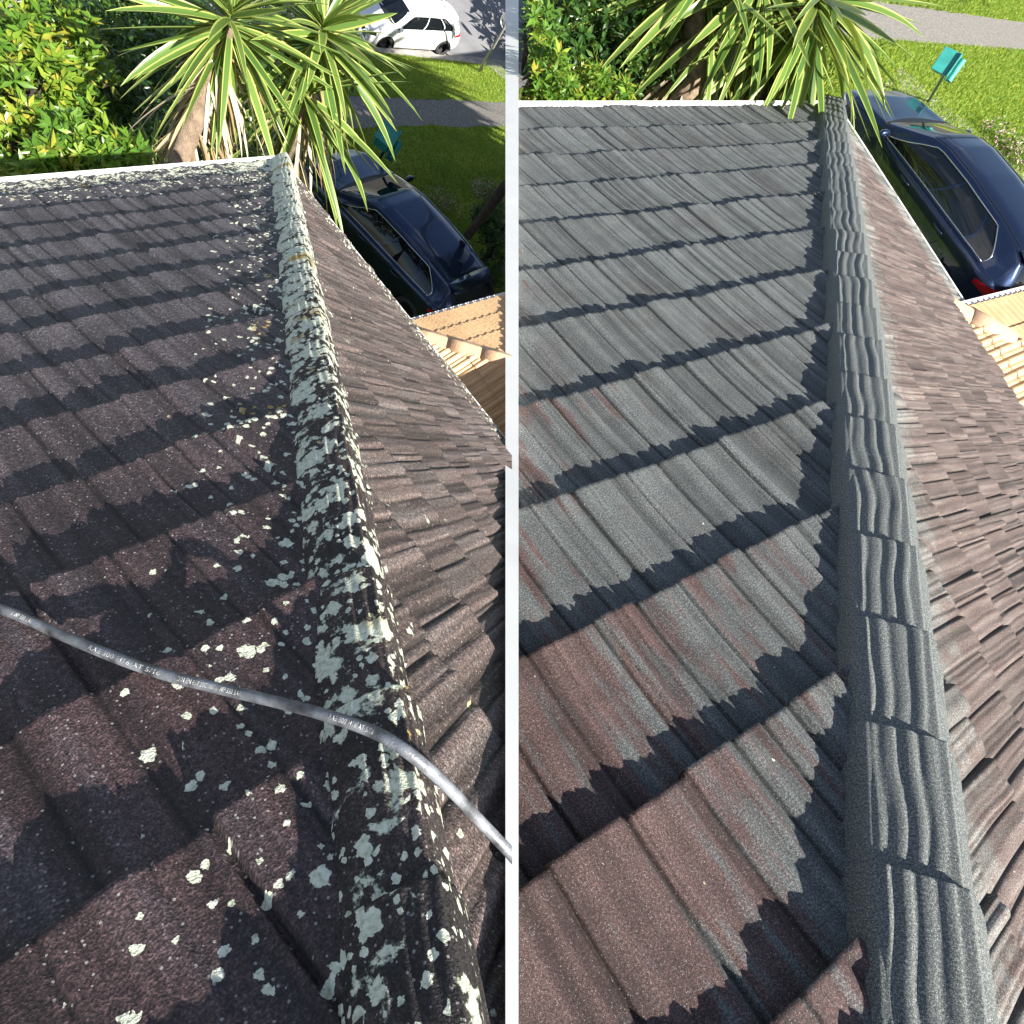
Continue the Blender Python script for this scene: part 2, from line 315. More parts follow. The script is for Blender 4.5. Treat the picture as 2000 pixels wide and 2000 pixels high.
m, nt, b = mat_new('lawn'); tc = nd(nt, 'ShaderNodeTexCoord').outputs['Object']
c = mix(nt, ramp(nt, noise(nt, tc, 1.1, 5, 0.6), [(0.35, 0), (0.65, 1)]), (0.17, 0.29, 0.022), (0.36, 0.40, 0.05))
c = mix(nt, 0.8, c, ramp(nt, noise(nt, tc, 30, 5, 0.7), [(0.3, 0.5), (0.7, 1.6)]), 'MULTIPLY')
lk(nt, c, b.inputs['Base Color']); b.inputs['Roughness'].default_value = 0.9; bump(nt, b, noise(nt, tc, 45, 4, 0.7), 0.05); M['lawn'] = m

# ------------------------------------------------------------------ roof building
class Face:
    """one sloping roof face: corner C, e along the eave, u up the slope, n outward, s course exposure"""
    def __init__(s, C, e, u, n, s_, hb): s.C, s.e, s.u, s.n, s.s, s.hb = map(np.array, (C, e, u, n, s_, hb)); s.s = float(s_); s.hb = float(hb)
def noise1(seed, x, per):
    """smooth 1-D value noise"""
    r = np.random.RandomState(seed).rand(4096); t = x / per; i = np.floor(t).astype(int); f = t - i; f = f * f * (3 - 2 * f)
    return r[i % 4096] * (1 - f) + r[(i + 1) % 4096] * f
def tile_face(name, fc, a0, a1, K, mat, parent, hipd, hip_pl, planes, seed, da=0.005, k0=0, jut=0.012, gr=1.0, wsc=1.0, lipk=0.7):
    k_ = fc.s / 0.37
    a = np.arange(a0, a1, da); rows = np.array([0, .03, .08, .16, .26, .36, .46, .56, .66, .76, .86, .95, 1.06])
    VV = []; UU = []; DD = []; FF = []; GG = []; base = 0
    rs = np.random.RandomState(seed)
    for k in range(k0, K):
        # shakes: widths and thickness
        edges = [a0 - rs.rand() * 0.15]
        while edges[-1] < a1: edges.append(edges[-1] + rs.uniform(0.085, 0.19) * k_ * wsc)
        edges = np.array(edges); idx = np.searchsorted(edges, a) - 1
        th = np.where(rs.rand(len(edges)) < 0.36, rs.uniform(0.4, 1.0, len(edges)), rs.uniform(0, 0.25, len(edges))) * jut * k_
        lip = rs.uniform(-1, 1, len(edges)) * 0.010 * k_ * lipk
        dj = np.minimum(np.abs(a - edges[np.clip(idx, 0, len(edges) - 1)]), np.abs(a - edges[np.clip(idx + 1, 0, len(edges) - 1)]))
        groove = -np.exp(-(dj / (0.0045 * k_)) ** 2) * 0.009 * k_
        H = []; A = []; B = []; Gm = []
        for r, v in enumerate(rows):
            wob = 0.0032 * np.sin(v * 5.0 + idx * 2.1) + 0.0022 * np.sin(v * 11 + idx)
            g = (np.abs(noise1(seed * 31 + k, a + wob + 50, 0.017 * k_) - 0.5) * 2 * 0.5 + noise1(seed * 17 + k, a + wob * 0.6 + 50, 0.030 * k_)) * 0.0088 * k_ * gr
            h = fc.hb * (1 - v) ** 2 + g * (0.75 + 0.25 * (1 - v)) + (th[idx] * (1 - 0.75 * v)) + groove * (1 - 0.3 * v)
            # long sag of a sheet and the lap between sheets
            ph = ((a + k * 0.43) % (1.26 * k_)) / (1.26 * k_)
            h = h + 0.004 * np.where(ph < 0.012, -2.2, ph * 0.6)
            bb = (k + v) * fc.s + ((lip[idx] * (0.25 if k == 0 else 1) + g * 0.3) if r < 3 else 0.0)
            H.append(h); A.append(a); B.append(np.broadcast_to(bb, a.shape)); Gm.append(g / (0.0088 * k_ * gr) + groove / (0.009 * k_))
        # the butt: same lower edge dropped to below the next course
        H.insert(0, H[0] - fc.hb * 1.05 - 0.012); A.insert(0, a); B.insert(0, B[0] + 0.004)
        H.insert(1, H[1] - 0.0008); A.insert(1, a); B.insert(1, B[1] - 0.0006)
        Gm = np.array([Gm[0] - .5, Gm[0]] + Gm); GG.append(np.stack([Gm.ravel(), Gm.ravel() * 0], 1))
        H = np.array(H); A = np.array(A); B = np.array(B); nr, nc = H.shape
        P = fc.C + A[..., None] * fc.e + B[..., None] * fc.u + H[..., None] * fc.n
        d = (P - fc.C) @ hip_pl
        VV.append(P.reshape(-1, 3)); UU.append(np.stack([A.ravel() + k * 3.1, B.ravel()], 1)); DD.append(np.stack([d.ravel(), B.ravel()], 1))
        i = np.arange(nr - 1)[:, None] * nc + np.arange(nc - 1)[None, :]
        q = np.stack([i, i + 1, i + nc + 1, i + nc], -1).reshape(-1, 4) + base
        # keep only quads near the wanted side of every plane
        cen = P[:-1, :-1].reshape(-1, 3); ok = np.ones(len(cen), bool)
        for co, no in planes: ok &= ((cen - np.array(co)) @ np.array(no)) > -0.03
        FF.append(q[ok]); base += nr * nc
    V = np.concatenate(VV); U = np.concatenate(UU); D = np.concatenate(DD); F = np.concatenate(FF); GGc = np.concatenate(GG)
    if np.dot(np.cross(fc.e, fc.u), fc.n) < 0: F = F[:, ::-1]
    used = np.unique(F); rem = -np.ones(len(V), int); rem[used] = np.arange(len(used))
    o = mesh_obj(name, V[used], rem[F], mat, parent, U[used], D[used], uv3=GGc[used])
    clip(o, planes)
    return o

LH = dict(C=np.array([-2.54281, 3.16378, 6.19126]), eL=nrm([-0.23552, -0.97031, 0.05503]), uL=nrm([0.81618, -0.16674, 0.55322]), nL=nrm([-0.52762, 0.17521, 0.83122]),
          eR=nrm([0.98555, -0.1694, -0.0017]), uR=nrm([-0.12076, -0.70958, 0.6942]), nR=nrm([0.1188, 0.68396, 0.71978]), w=0.0697, s=0.29604, h=nrm([0.58578, -0.6336, 0.50538]))
RH = dict(C=np.array([-0.48492, 8.94031, 6.56625]), eL=nrm([-0.38995, -0.91925, -0.05397]), uL=nrm([0.84279, -0.3799, 0.38128]), nL=nrm([-0.371, 0.1032, 0.92288]),
          eR=nrm([0.87375, -0.48609, -0.01664]), uR=nrm([-0.46422, -0.84367, 0.26966]), nR=nrm([0.14512, 0.22789, 0.96281]), w=0.16097, s=0.46242, h=nrm([0.21618, -0.9569, 0.19391]))
for Hs, k in ((LH, 0.85), (RH, 1.42)):
    Hs['C'] = CAMP + (Hs['C'] - CAMP) * k; Hs['w'] *= k; Hs['s'] *= k
SEAM_L = (CAMP - 0.000 * PI_N, -PI_N); SEAM_R = (CAMP, PI_N)

def hip_caps(Hs, parent, mat, seglen, hc, t0, t1, seed, sharp, seam):
    """overlapping ridge caps laid down the hip; each one is its own piece"""
    C, h, nL, nR, w = Hs['C'], Hs['h'], Hs['nL'], Hs['nR'], Hs['w']
    pl = np.cross(h, nL); pl /= np.linalg.norm(pl); pl *= np.sign(pl @ Hs['eL'])
    pr = np.cross(h, nR); pr /= np.linalg.norm(pr); pr *= np.sign(pr @ Hs['eR'])
    N = nrm(nL + nR); rs = np.random.RandomState(seed)
    # profile q in -1..1 (left base .. apex .. right base)
    q = np.linspace(-1, 1, 97)
    n = int((t1 - t0) / seglen)
    lift = 0.016 * (hc / 0.07)
    first = None
    for i in range(n):
        ta = t0 + i * seglen; rows = np.array([0, .01, .04, .1, .2, .3, .4, .5, .6, .7, .8, .9, 1.0, 1.12])
        ph = rs.rand(8) * 6; js = rs.uniform(-0.004, 0.004); V = []; U = []; D = []
        for r, v in enumerate(np.concatenate([[0], rows])):
            t = ta + v * seglen; arc_ = -w; last = None
            for qq in q:
                s_ = abs(qq); side = pl if qq < 0 else pr; nn = nL if qq < 0 else nR
                if sharp: prof = 1 - (0.40 if qq < 0 else .62) * s_ ** 1.2
                else: prof = 1 - 0.80 * s_ ** 1.7
                if s_ > (0.93 if sharp and qq < 0 else 0.80): prof *= max(0.0, (1 - (s_ - (0.93 if sharp and qq < 0 else 0.80)) / (0.07 if sharp and qq < 0 else 0.20))) ** 0.6
                wob = 0.035 * math.sin(v * 4.2 + ph[0] + qq * 2) + 0.018 * math.sin(v * 9 + ph[1])
                if sharp:
                    rb = (1 - (0.5 - 0.5 * math.cos((qq + wob * (1 if qq < 0 else .4)) * math.pi * 2 * (4.6 if qq < 0 else 9))) ** 1.8) * ((0.0085 + 0.003 * math.sin(qq * 9 + ph[4])) if qq < 0 else 0.005)
                    rb *= 1.0 if 0.12 < s_ < 0.84 else 0.15
                else:
                    rb = (0.5 + 0.5 * math.cos((qq + wob) * math.pi * 2 * 4.5)) * 0.0016 + 0.0015 * math.sin(qq * 31 + ph[2]) * math.sin(v * 7 + ph[3])
                z = prof * hc + rb + lift * (1 - v) - 0.004 + js
                if s_ > 0.985: z = -0.03 - (0.0)
                if r == 0: z = z - lift * 1.25 - 0.006
                ww = w * (1 + 0.03 * (1 - v))
                P = C + t * h + side * (s_ * ww * (1.20 if not sharp else (1.24 if qq < 0 else .88))) + N * (z + (0.014 if not sharp else 0.02))
                if last is not None: arc_ += np.linalg.norm(P - last)
                last = P; V.append(P); U.append((arc_ + i * 0.37, t)); D.append((-qq * w, t))
        nq = len(q); nrw = len(rows) + 1
        F = np.array([(a * nq + b_, a * nq + b_ + 1, (a + 1) * nq + b_ + 1, (a + 1) * nq + b_) for a in range(nrw - 1) for b_ in range(nq - 1)])
        if np.dot(np.cross(pr, h), N) < 0: F = F[:, ::-1]
        o = mesh_obj('hip_cap', V, F, mat, parent, U, D)

def beam(mb, A, B, side, upv, w, t):
    """box beam from A to B; side and upv are rough axes, w width, t thickness"""
    A, B = np.array(A), np.array(B); d = nrm(B - A); s_ = nrm(side - (side @ d) * d); u_ = np.cross(d, s_)
    if u_ @ upv < 0: u_ = -u_
    mb.box((A + B) / 2, (d, s_, u_), (np.linalg.norm(B - A) / 2, w / 2, t / 2))
Zv = np.array([0, 0, 1.0])

def house(Hs, gs, nameo, label, kinds, hbL, hbR, seamp, aL, aR, K, seg, hc, sharp, tcap, seed, zg, jut):
    root = empty(nameo, tuple(Hs['C'] * [1, 1, 0] + [0, 0, zg])); tag(root, label, 'house')
    C, h = Hs['C'], Hs['h']
    pl = np.cross(h, Hs['nL']); pl /= np.linalg.norm(pl); pl *= np.sign(pl @ Hs['eL'])
    pr = np.cross(h, Hs['nR']); pr /= np.linalg.norm(pr); pr *= np.sign(pr @ Hs['eR'])
    fl = Face(C, Hs['eL'], Hs['uL'], Hs['nL'], Hs['s'], hbL); fr = Face(C, Hs['eR'], Hs['uR'], Hs['nR'], Hs['s'], hbR)
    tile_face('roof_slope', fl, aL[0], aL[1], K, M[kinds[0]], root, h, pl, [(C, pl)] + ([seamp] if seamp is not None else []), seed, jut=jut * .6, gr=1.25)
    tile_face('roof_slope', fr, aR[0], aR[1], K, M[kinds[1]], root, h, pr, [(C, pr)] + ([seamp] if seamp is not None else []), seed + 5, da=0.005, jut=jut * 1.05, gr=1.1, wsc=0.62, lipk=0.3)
    hip_caps(Hs, root, M[kinds[2]], seg, hc, tcap[0], tcap[1], seed, sharp, seamp)
    # gutters (box channels below the eaves), fascia, soffit and walls
    for e, inn, L, gk in ((Hs['eL'], Hs['uL'], aL[1], gs[0]), (Hs['eR'], Hs['uR'], aR[1], gs[1])):
        outw = -nrm((inn * [1, 1, 0]) - ((inn * [1, 1, 0]) @ e) * e); eh = e
        g = MB(); base = C - Zv * 0.035
        beam(g, base + outw * 0.085 * gk - eh * 0.05 + Zv * .01, base + outw * 0.085 * gk + eh * L + Zv * .01, outw, Zv, 0.034 * gk, 0.10 * gk)
        beam(g, base + outw * 0.02 * gk - eh * 0.06 - Zv * .055 * gk, base + outw * 0.02 * gk + eh * L - Zv * .055 * gk, outw, Zv, 0.11 * gk, 0.006)
        o = g.build('gutter', M['gutter'], root)
        if seamp is not None: clip(o, [seamp])
        g = MB(); b2 = base - outw * 0.03 - Zv * 0.10
        beam(g, b2, b2 + eh * L, outw, Zv, 0.03, 0.16); o = g.build('fascia', M['white_paint'], root)
        if seamp is not None: clip(o, [seamp])
        g = MB(); b3 = base - outw * 0.30 - Zv * 0.19
        beam(g, b3 + eh * 0.3, b3 + eh * L, outw, Zv, 0.52, 0.012); o = g.build('soffit', M['white_paint'], root)
        if seamp is not None: clip(o, [seamp])
        g = MB(); zt = (base - Zv * 0.2)[2]; p0 = base - outw * 0.5 + eh * 0.5; p1 = base - outw * 0.5 + eh * L
        n = int((zt - zg) / 0.18)
        for i in range(n):
            zc = zg + (i + 0.5) * (zt - zg) / n
            q0 = np.array([p0[0], p0[1], zc]); q1 = np.array([p1[0], p1[1], zc])
            beam(g, q0, q1, outw * [1, 1, 0] + 0.10 * Zv * (-1), Zv, 0.03, (zt - zg) / n * 0.98)
        o = g.build('wall', M['weatherboard'], root)
        if seamp is not None: clip(o, [seamp])
    return root

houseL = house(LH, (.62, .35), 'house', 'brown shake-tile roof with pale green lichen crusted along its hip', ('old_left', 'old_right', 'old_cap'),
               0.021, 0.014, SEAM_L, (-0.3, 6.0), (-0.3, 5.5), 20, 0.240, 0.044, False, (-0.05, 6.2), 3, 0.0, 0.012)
houseR = house(RH, (1.35, 1.2), 'house', 'cleaned roof freshly coated charcoal grey with brown tiles on its right slope', ('new_left', 'new_right', 'new_cap'),
               0.050, 0.026, SEAM_R, (-0.5, 14.0), (-0.5, 13.0), 20, 0.54, 0.118, True, (-0.1, 13.5), 8, 0.0, 0.018)

# ------------------------------------------------------------------ white divider boards added along the seam, part of neither house
def seam_d(py, Hs, n, lift=0.0):
    r = ray(1000, py); return ((Hs['C'] + n * lift - CAMP) @ n) / (r @ n)
g = MB(); hw = lambda d: 0.0090 * d
for (y0, y1, Hs_, n_, lf, th) in ((1010, -110, RH, RH['nL'], 0.12, 0.14), (2200, 925, LH, LH['nR'], 0.030, 0.05)):
    d0, d1 = seam_d(y0, Hs_, n_, lf), seam_d(y1, Hs_, n_, lf)
    A, B = at_d(1000, y0, d0), at_d(1000, y1, d1)
    dn = nrm(np.cross(nrm(B - A), PI_N)); dn *= np.sign(dn @ Zv); V = []
    for P, d in ((A, d0), (B, d1)):
        for sx in (-1, 1):
            for sz in (0, -1): V.append(P + PI_N * sx * hw(d) + dn * (sz * th + (1.3 * hw(d) if sx < 0 and sz == 0 and n_ is not RH['nL'] else 0)))
    g.add(V, [(0, 2, 3, 1), (4, 5, 7, 6), (0, 1, 5, 4), (2, 6, 7, 3), (0, 4, 6, 2), (1, 3, 7, 5)])
    o = g.build('divider_board', M['white_paint']); g = MB()
    tag(o, 'added white divider strip between the two scenes, along the left verge of the cleaned roof' if n_ is RH['nL'] else 'added white divider strip between the two scenes, along the cut edge of the lichen-covered roof', 'board')

# ------------------------------------------------------------------ the ground on the left: lawn falling to a footpath, kerb and street
DN = nrm([-0.91, 0.42, 0]); TN = nrm([0.42, 0.91, 0]); D0 = 10.5; SL = 0.30
def at_slope(px, py):
    r = ray(px, py); t = (D0 * SL - CAMP[2]) / (r[2] + SL * (DN @ r)); P = CAMP + r * t
    return P if P @ DN > D0 else at_z(px, py, 0.0)
def zslope(d): return 0.0 if d < D0 else -SL * (d - D0)
kA, kB = at_slope(759, 108), at_slope(986, 128); DK = (kA @ DN + kB @ DN) / 2; ZR = zslope(DK)
def dt(d, t, dz=0.0): return DN * d + TN * t + Zv * (zslope(min(d, DK)) + dz)
tC = ((kA + kB) / 2) @ TN
def strip(name, rows, t0, t1, mat, nt_=60, jit=0.0, seed=1, lift=0.0):
    """ground strip; rows = list of d (or function of t)"""
    V = []; F = []; ts = np.linspace(t0, t1, nt_); rs = np.random.RandomState(seed)
    for d in rows:
        for t in ts:
            dd = d(t) if callable(d) else d
            V.append(dt(dd + (rs.uniform(-jit, jit) if jit else 0), t, lift))
    n = nt_
    for a in range(len(rows) - 1):
        for b_ in range(n - 1): F.append((a * n + b_, (a + 1) * n + b_, (a + 1) * n + b_ + 1, a * n + b_ + 1))
    return mesh_obj(name, V, F, mat, None, smooth=True)
G0 = MB(); Zg = ZR - 0.16
G0.add([(-600, -600, Zg), (600, -600, Zg), (600, 600, Zg), (-600, 600, Zg)], [(0, 1, 2, 3)])
tag(G0.build('ground', simple('bare_ground', (0.10, 0.095, 0.085), 0.95, var=0.3, scale=.5)), 'bare ground beyond the gardens', None, None, 'structure')
o = strip('lawn', [2.0, 5.0, 8.0, D0, 11.0, 12.0, 13.0, DK], tC - 14, tC + 7, M['lawn']); tag(o, 'sunlit lawn falling to the street', None, None, 'structure')
def dline(p, q, jit=0.03, seed=1):
    a, b_ = at_slope(*p), at_slope(*q); da, db, ta, tb = a @ DN, b_ @ DN, a @ TN, b_ @ TN
    def f(t): return da + (db - da) * (t - ta) / (tb - ta) + float(noise1(seed, np.array([t + 60]), 0.35)[0] - 0.5) * jit * 2 + float(noise1(seed + 9, np.array([t + 60]), 1.6)[0] - 0.5) * jit * 3
    return f
o = strip('footpath', [dline((735, 250), (986, 246), 0.05, 3), dline((735, 190), (986, 198), 0.05, 4)], tC - 6, tC + 5, M['path_old'], 160, 0, 1, 0.006); tag(o, 'old grey asphalt footpath between two strips of lawn', None, None, 'structure')
kb = MB()
beam(kb, DN * (DK + 0.09) + TN * (tC - 14) + Zv * (ZR - 0.06), DN * (DK + 0.09) + TN * (tC + 7) + Zv * (ZR - 0.06), DN, Zv, 0.18, 0.14)
beam(kb, DN * (DK + 0.33) + TN * (tC - 14) + Zv * (ZR - 0.145), DN * (DK + 0.33) + TN * (tC + 7) + Zv * (ZR - 0.145), DN, Zv, 0.30, 0.03)
tag(kb.build('kerb', M['concrete']), 'pale concrete kerb and channel', None, None, 'structure')
V = [DN * a + TN * t + Zv * (ZR - 0.14) for a, t in ((DK + .48, tC - 40), (DK + 9.5, tC - 40), (DK + 9.5, tC + 9), (DK + .48, tC + 9))]
tag(mesh_obj('road', V, [(0, 1, 2, 3)], M['asphalt'], smooth=False), 'grey asphalt street', None, None, 'structure')
q = [at_slope(948, 126), at_slope(1010, 175), at_slope(1060, 150), at_slope(1010, 118)]
V = [p + Zv * 0.012 for p in q]
tag(mesh_obj('driveway', V, [(0, 1, 2, 3)], M['concrete'], smooth=False), 'concrete driveway crossing at the street', None, None, 'structure')

# ------------------------------------------------------------------ the terrace on the right
ZT = 4.3
TER = [(-1.0, 11.5), (16, 11.5), (30, 30), (30, 60), (-2, 60), (-0.6, 30), (-1.2, 19)]
tb = MB(); n = len(TER)
tb.add([(x, y, ZT) for x, y in TER], [tuple(range(n))])
tag(tb.build('upper_lawn', M['lawn']), 'raised lawn beside the parked car', None, None, 'structure')
tb = MB()
for i in range(n):
    (x0, y0), (x1, y1) = TER[i], TER[(i + 1) % n]
    a = np.array([x0, y0, 0.]); b_ = np.array([x1, y1, 0.]); d_ = nrm(b_ - a); nn_ = np.array([d_[1], -d_[0], 0])
    beam(tb, a + Zv * (ZT - 3.55) - nn_ * .06, b_ + Zv * (ZT - 3.55) - nn_ * .06, nn_, Zv, 0.18, 7.0)
tag(tb.build('retaining_wall', M['concrete']), 'concrete wall holding up the raised lawn', 'wall')
def tz(px, py, dz=0): return at_z(px, py, ZT + dz)
V = []; ts = np.linspace(-1.6, 2.2, 60)
a0, a1 = tz(1800, 85), tz(1975, 98); b0, b1 = tz(1890, 28), tz(1975, 40)
for (p, q_, sd) in ((a0, a1, 5), (b0, b1, 6)):
    for t in ts: V.append(p + (q_ - p) * t + (nrm(b0 - a0) * (noise1(sd, np.array([t + 9]), 0.12)[0] - .5) * .5) + Zv * 0.008)
F = [(i, i + 1, 60 + i + 1, 60 + i) for i in range(59)]
tag(mesh_obj('gravel_path', V, F, M['path_old'], smooth=False), 'worn grey path crossing the raised lawn', None, None, 'structure')
q = [tz(1600, 300), tz(1760, 130), tz(2100, 420), tz(2100, 900), tz(1800, 900)]
V = [p + Zv * 0.006 for p in q]
tag(mesh_obj('driveway', V, [tuple(range(len(V)))], M['concrete'], smooth=False), 'concrete driveway under the dark car', None, None, 'structure')

# ------------------------------------------------------------------ cars
def sm(xs, pts):
    xp = [p[0] for p in pts]; fp = [p[1] for p in pts]
    fine = np.linspace(-0.2, 4.7, 981); y = np.interp(fine, xp, fp); k = np.exp(-np.linspace(-2, 2, 21) ** 2); k /= k.sum()
    y = np.convolve(np.pad(y, 10, mode='edge'), k, 'valid'); return np.interp(xs, fine, y)
ZTOP = [(0, .60), (.04, .80), (.10, .98), (.20, 1.15), (.34, 1.33), (.5, 1.39), (1.0, 1.44), (1.7, 1.455), (2.3, 1.425), (2.6, 1.36), (2.95, 1.18), (3.28, 1.01), (3.45, .975), (4.0, .88), (4.28, .77), (4.4, .64), (4.46, .50)]
ZLOW = [(0, .42), (.25, .26), (.7, .20), (3.6, .18), (4.2, .20), (4.46, .32)]
WID = [(0, .60), (.06, .72), (.2, .81), (.5, .87), (1.0, .895), (2.3, .895), (3.4, .895), (3.9, .86), (4.2, .76), (4.36, .60), (4.46, .40)]
ZBELT = [(0, .80), (.3, .97), (.8, .99), (2.0, .95), (3.3, .90), (3.9, .82), (4.3, .70), (4.46, .48)]
YRAIL = [(0, .50), (.3, .52), (.6, .545), (1.5, .58), (2.4, .575), (2.9, .62), (3.3, .70), (4.0, .66), (4.46, .3)]
def section(x):
    zt = sm(x, ZTOP); zl = sm(x, ZLOW); W = sm(x, WID); zb = sm(x, ZBELT); yr = sm(x, YRAIL)
    hg = zt - zb; g = np.clip(hg / 0.42, 0, 1)
    zb = min(zb, zt - 0.035); yr = min((W - 0.10) * (1 - g) + yr * g, W - 0.07)
    zr = zt - (0.030 + 0.045 * g)
    return [(W - .10, zl), (W - .03, zl + .05), (W - .005, .42 if zb > .5 else zb * .8), (W, .42 + (zb - .42) * .45), (W - .012, zb - .10 if zb > .55 else zb - .04), (W - .05, zb - .015), (W - .085, zb + .006), (yr + .012, zr - .012), (yr - .06, zr + .028), (yr * .62, zt - .010), (yr * .3, zt - .002), (0, zt)]
SEG = [3, 5, 5, 6, 4, 3, 14, 3, 5, 4, 4]
def secpts(x):
    P = section(x); out = []
    for i in range(len(P) - 1):
        p0 = P[max(i - 1, 0)]; p1 = P[i]; p2 = P[i + 1]; p3 = P[min(i + 2, len(P) - 1)]
        lin = i in (6,)
        for k in range(SEG[i]):
            t = k / SEG[i]
            if lin:
                c = 0.018 * math.sin(math.pi * t); out.append((p1[0] + (p2[0] - p1[0]) * t + c, p1[1] + (p2[1] - p1[1]) * t)); continue
            h = [0.5 * (2 * p1[j] + (p2[j] - p0[j]) * t + (2 * p0[j] - 5 * p1[j] + 4 * p2[j] - p3[j]) * t * t + (-p0[j] + 3 * p1[j] - 3 * p2[j] + p3[j]) * t ** 3) for j in (0, 1)]
            out.append(tuple(h))
    out.append(P[-1]); return out
def car(nameo, label, cat, pos, yaw, s, paint, group=None, white=False, tilt=0.0):
    root = empty(nameo, pos); tag(root, label, cat, group)
    c_, s_ = math.cos(yaw), math.sin(yaw); base = np.array(pos)
    def T(P):
        P = np.asarray(P, float).reshape(-1, 3) * s; x = P[:, 0] - 2.2 * s; ct, st = math.cos(R_(tilt)), math.sin(R_(tilt)); y = P[:, 1] * ct - P[:, 2] * st; P = np.stack([x, y, P[:, 1] * st + P[:, 2] * ct], 1)
        return np.stack([c_ * x - s_ * y, s_ * x + c_ * y, P[:, 2]], 1) + base
    xs = np.unique(np.concatenate([np.linspace(0, .5, 22), np.linspace(.5, 3.9, 86), np.linspace(3.9, 4.46, 24)]))
    S = np.array([secpts(x) for x in xs]); nx, ns, _ = S.shape
    full = np.concatenate([S, S[:, -2::-1] * np.array([-1, 1])], 1); nf = full.shape[1]
    V = np.zeros((nx, nf, 3)); V[..., 0] = xs[:, None]; V[..., 1] = full[..., 0]; V[..., 2] = full[..., 1]
    # wheel arches
    WX = (0.84, 3.50); RW = 0.365; F = []
    for i in range(nx - 1):
        for j in range(nf - 1):
            cx = (V[i, j, 0] + V[i + 1, j, 0]) / 2; cz = (V[i, j, 2] + V[i, j + 1, 2]) / 2
            if abs(V[i, j, 1]) > .5 and any((cx - w) ** 2 + (cz - .30) ** 2 < RW ** 2 for w in WX): continue
            F.append((i * nf + j, i * nf + j + 1, (i + 1) * nf + j + 1, (i + 1) * nf + j))
    Vf = V.reshape(-1, 3)
    for w in WX:     # pull the rim of the opening onto the circle
        d = np.hypot(Vf[:, 0] - w, Vf[:, 2] - .30); nearr = (np.abs(d - RW) < 0.035) & (np.abs(Vf[:, 1]) > .5) & (Vf[:, 2] > .2)
        f = RW / d[nearr]; Vf[nearr, 0] = w + (Vf[nearr, 0] - w) * f; Vf[nearr, 2] = .30 + (Vf[nearr, 2] - .30) * f
    n0 = len(Vf); Vf = np.vstack([Vf, [[0, 0, .62], [4.46, 0, .42]]])
    F += [(j, n0, j + 1) for j in range(nf - 1)] + [((nx - 1) * nf + j, (nx - 1) * nf + j + 1, n0 + 1) for j in range(nf - 1)]
    mesh_obj('body', T(Vf), F, paint, root)
    offs = lambda P, n_, e: P + n_ * e
    i_b, i_r = sum(SEG[:6]), sum(SEG[:7])
    def side_pt(x, v, sg, e=0.004):
        sp = section(x); a, b_ = np.array(sp[6]), np.array(sp[7]); p = a + (b_ - a) * v; n_ = np.array([b_[1] - a[1], -(b_[0] - a[0])]); n_ /= np.linalg.norm(n_)
        p = p + n_ * (e + 0.018 * math.sin(math.pi * v)); return (x, sg * p[0], p[1])
    # side glass outline: x range for each height v
    def xr(v): return 0.60 + 0.62 * max(0, v - .30) ** 1.35 - 0.0 + .10 * max(0, .2 - v), 3.22 - 0.86 * v ** 1.1
    for sg in (1, -1):
        for (u0, u1) in ((0.0, .155), (.175, .515), (.535, 1.0)):
            vs = np.linspace(.05, .93, 9); us = np.linspace(u0, u1, 20); P = []
            for v in vs:
                x0, x1 = xr(v)
                for u in us: P.append(side_pt(x0 + (x1 - x0) * u, v, sg))
            F = [(a * 20 + b_, a * 20 + b_ + 1, (a + 1) * 20 + b_ + 1, (a + 1) * 20 + b_) for a in range(8) for b_ in range(19)]
            if sg > 0: F = [f[::-1] for f in F]
            mesh_obj('side_window', T(P), F, M['car_glass'], root)
        t_ = MB(); ring = [side_pt(xr(.05)[0] + (xr(.05)[1] - xr(.05)[0]) * u, .04, sg, .006) for u in np.linspace(0, 1, 24)] + [side_pt(xr(v)[1] + .01, v, sg, .006) for v in np.linspace(.1, .9, 10)] + \
            [side_pt(xr(.93)[1] + (xr(.93)[0] - xr(.93)[1]) * u, .95, sg, .006) for u in np.linspace(0, 1, 24)] + [side_pt(xr(v)[0] - .01, v, sg, .006) for v in np.linspace(.9, .05, 12)]
        t_.tube(T(ring), .0085 * s, 6); t_.build('window_trim', M['chrome'] if not white else M['black'], root, smooth=True)
        # door seams
        for xd, z0 in ((1.25, .2), (2.12, .2), (3.12, .2)):
            t_ = MB(); l = []
            for k in range(2, i_b + 1):
                xx = xd + (0.0 if xd > 1.5 else max(0, .75 - secpts(xd)[k][1]) * .38)
                p = secpts(xx)[k]; l.append((xx, sg * (p[0] + .0005), p[1]))
            t_.tube(T(l), .0045 * s, 5); t_.build('door_seam', M['black'], root)
        for xh in (1.38, 2.30):
            h = MB(); P = []
            for k in range(7):
                xx = xh - .11 + .22 * k / 6; p = section(xx)[4]; P.append((xx, sg * (p[0] + .012 + .022 * math.sin(math.pi * k / 6)), .845))
            h.tube(T(P), [.006 * s, .012 * s, .014 * s, .014 * s, .014 * s, .012 * s, .006 * s], 8); h.build('door_handle', paint, root, smooth=True)
        # mirror
        P = []; F = []
        for a in range(9):
            ph = math.pi * a / 8 - math.pi / 2
            for b_ in range(12):
                th = 2 * math.pi * b_ / 12; P.append((3.02 + .065 * math.cos(ph) * math.cos(th) * (1.3 if math.cos(th) > 0 else .5), sg * (.965 + .115 * math.sin(ph)), 1.00 + .068 * math.cos(ph) * math.sin(th)))
        F = [(a * 12 + b_, a * 12 + (b_ + 1) % 12, (a + 1) * 12 + (b_ + 1) % 12, (a + 1) * 12 + b_) for a in range(8) for b_ in range(12)]
        mr = mesh_obj('mirror', T(P), F, paint, root)
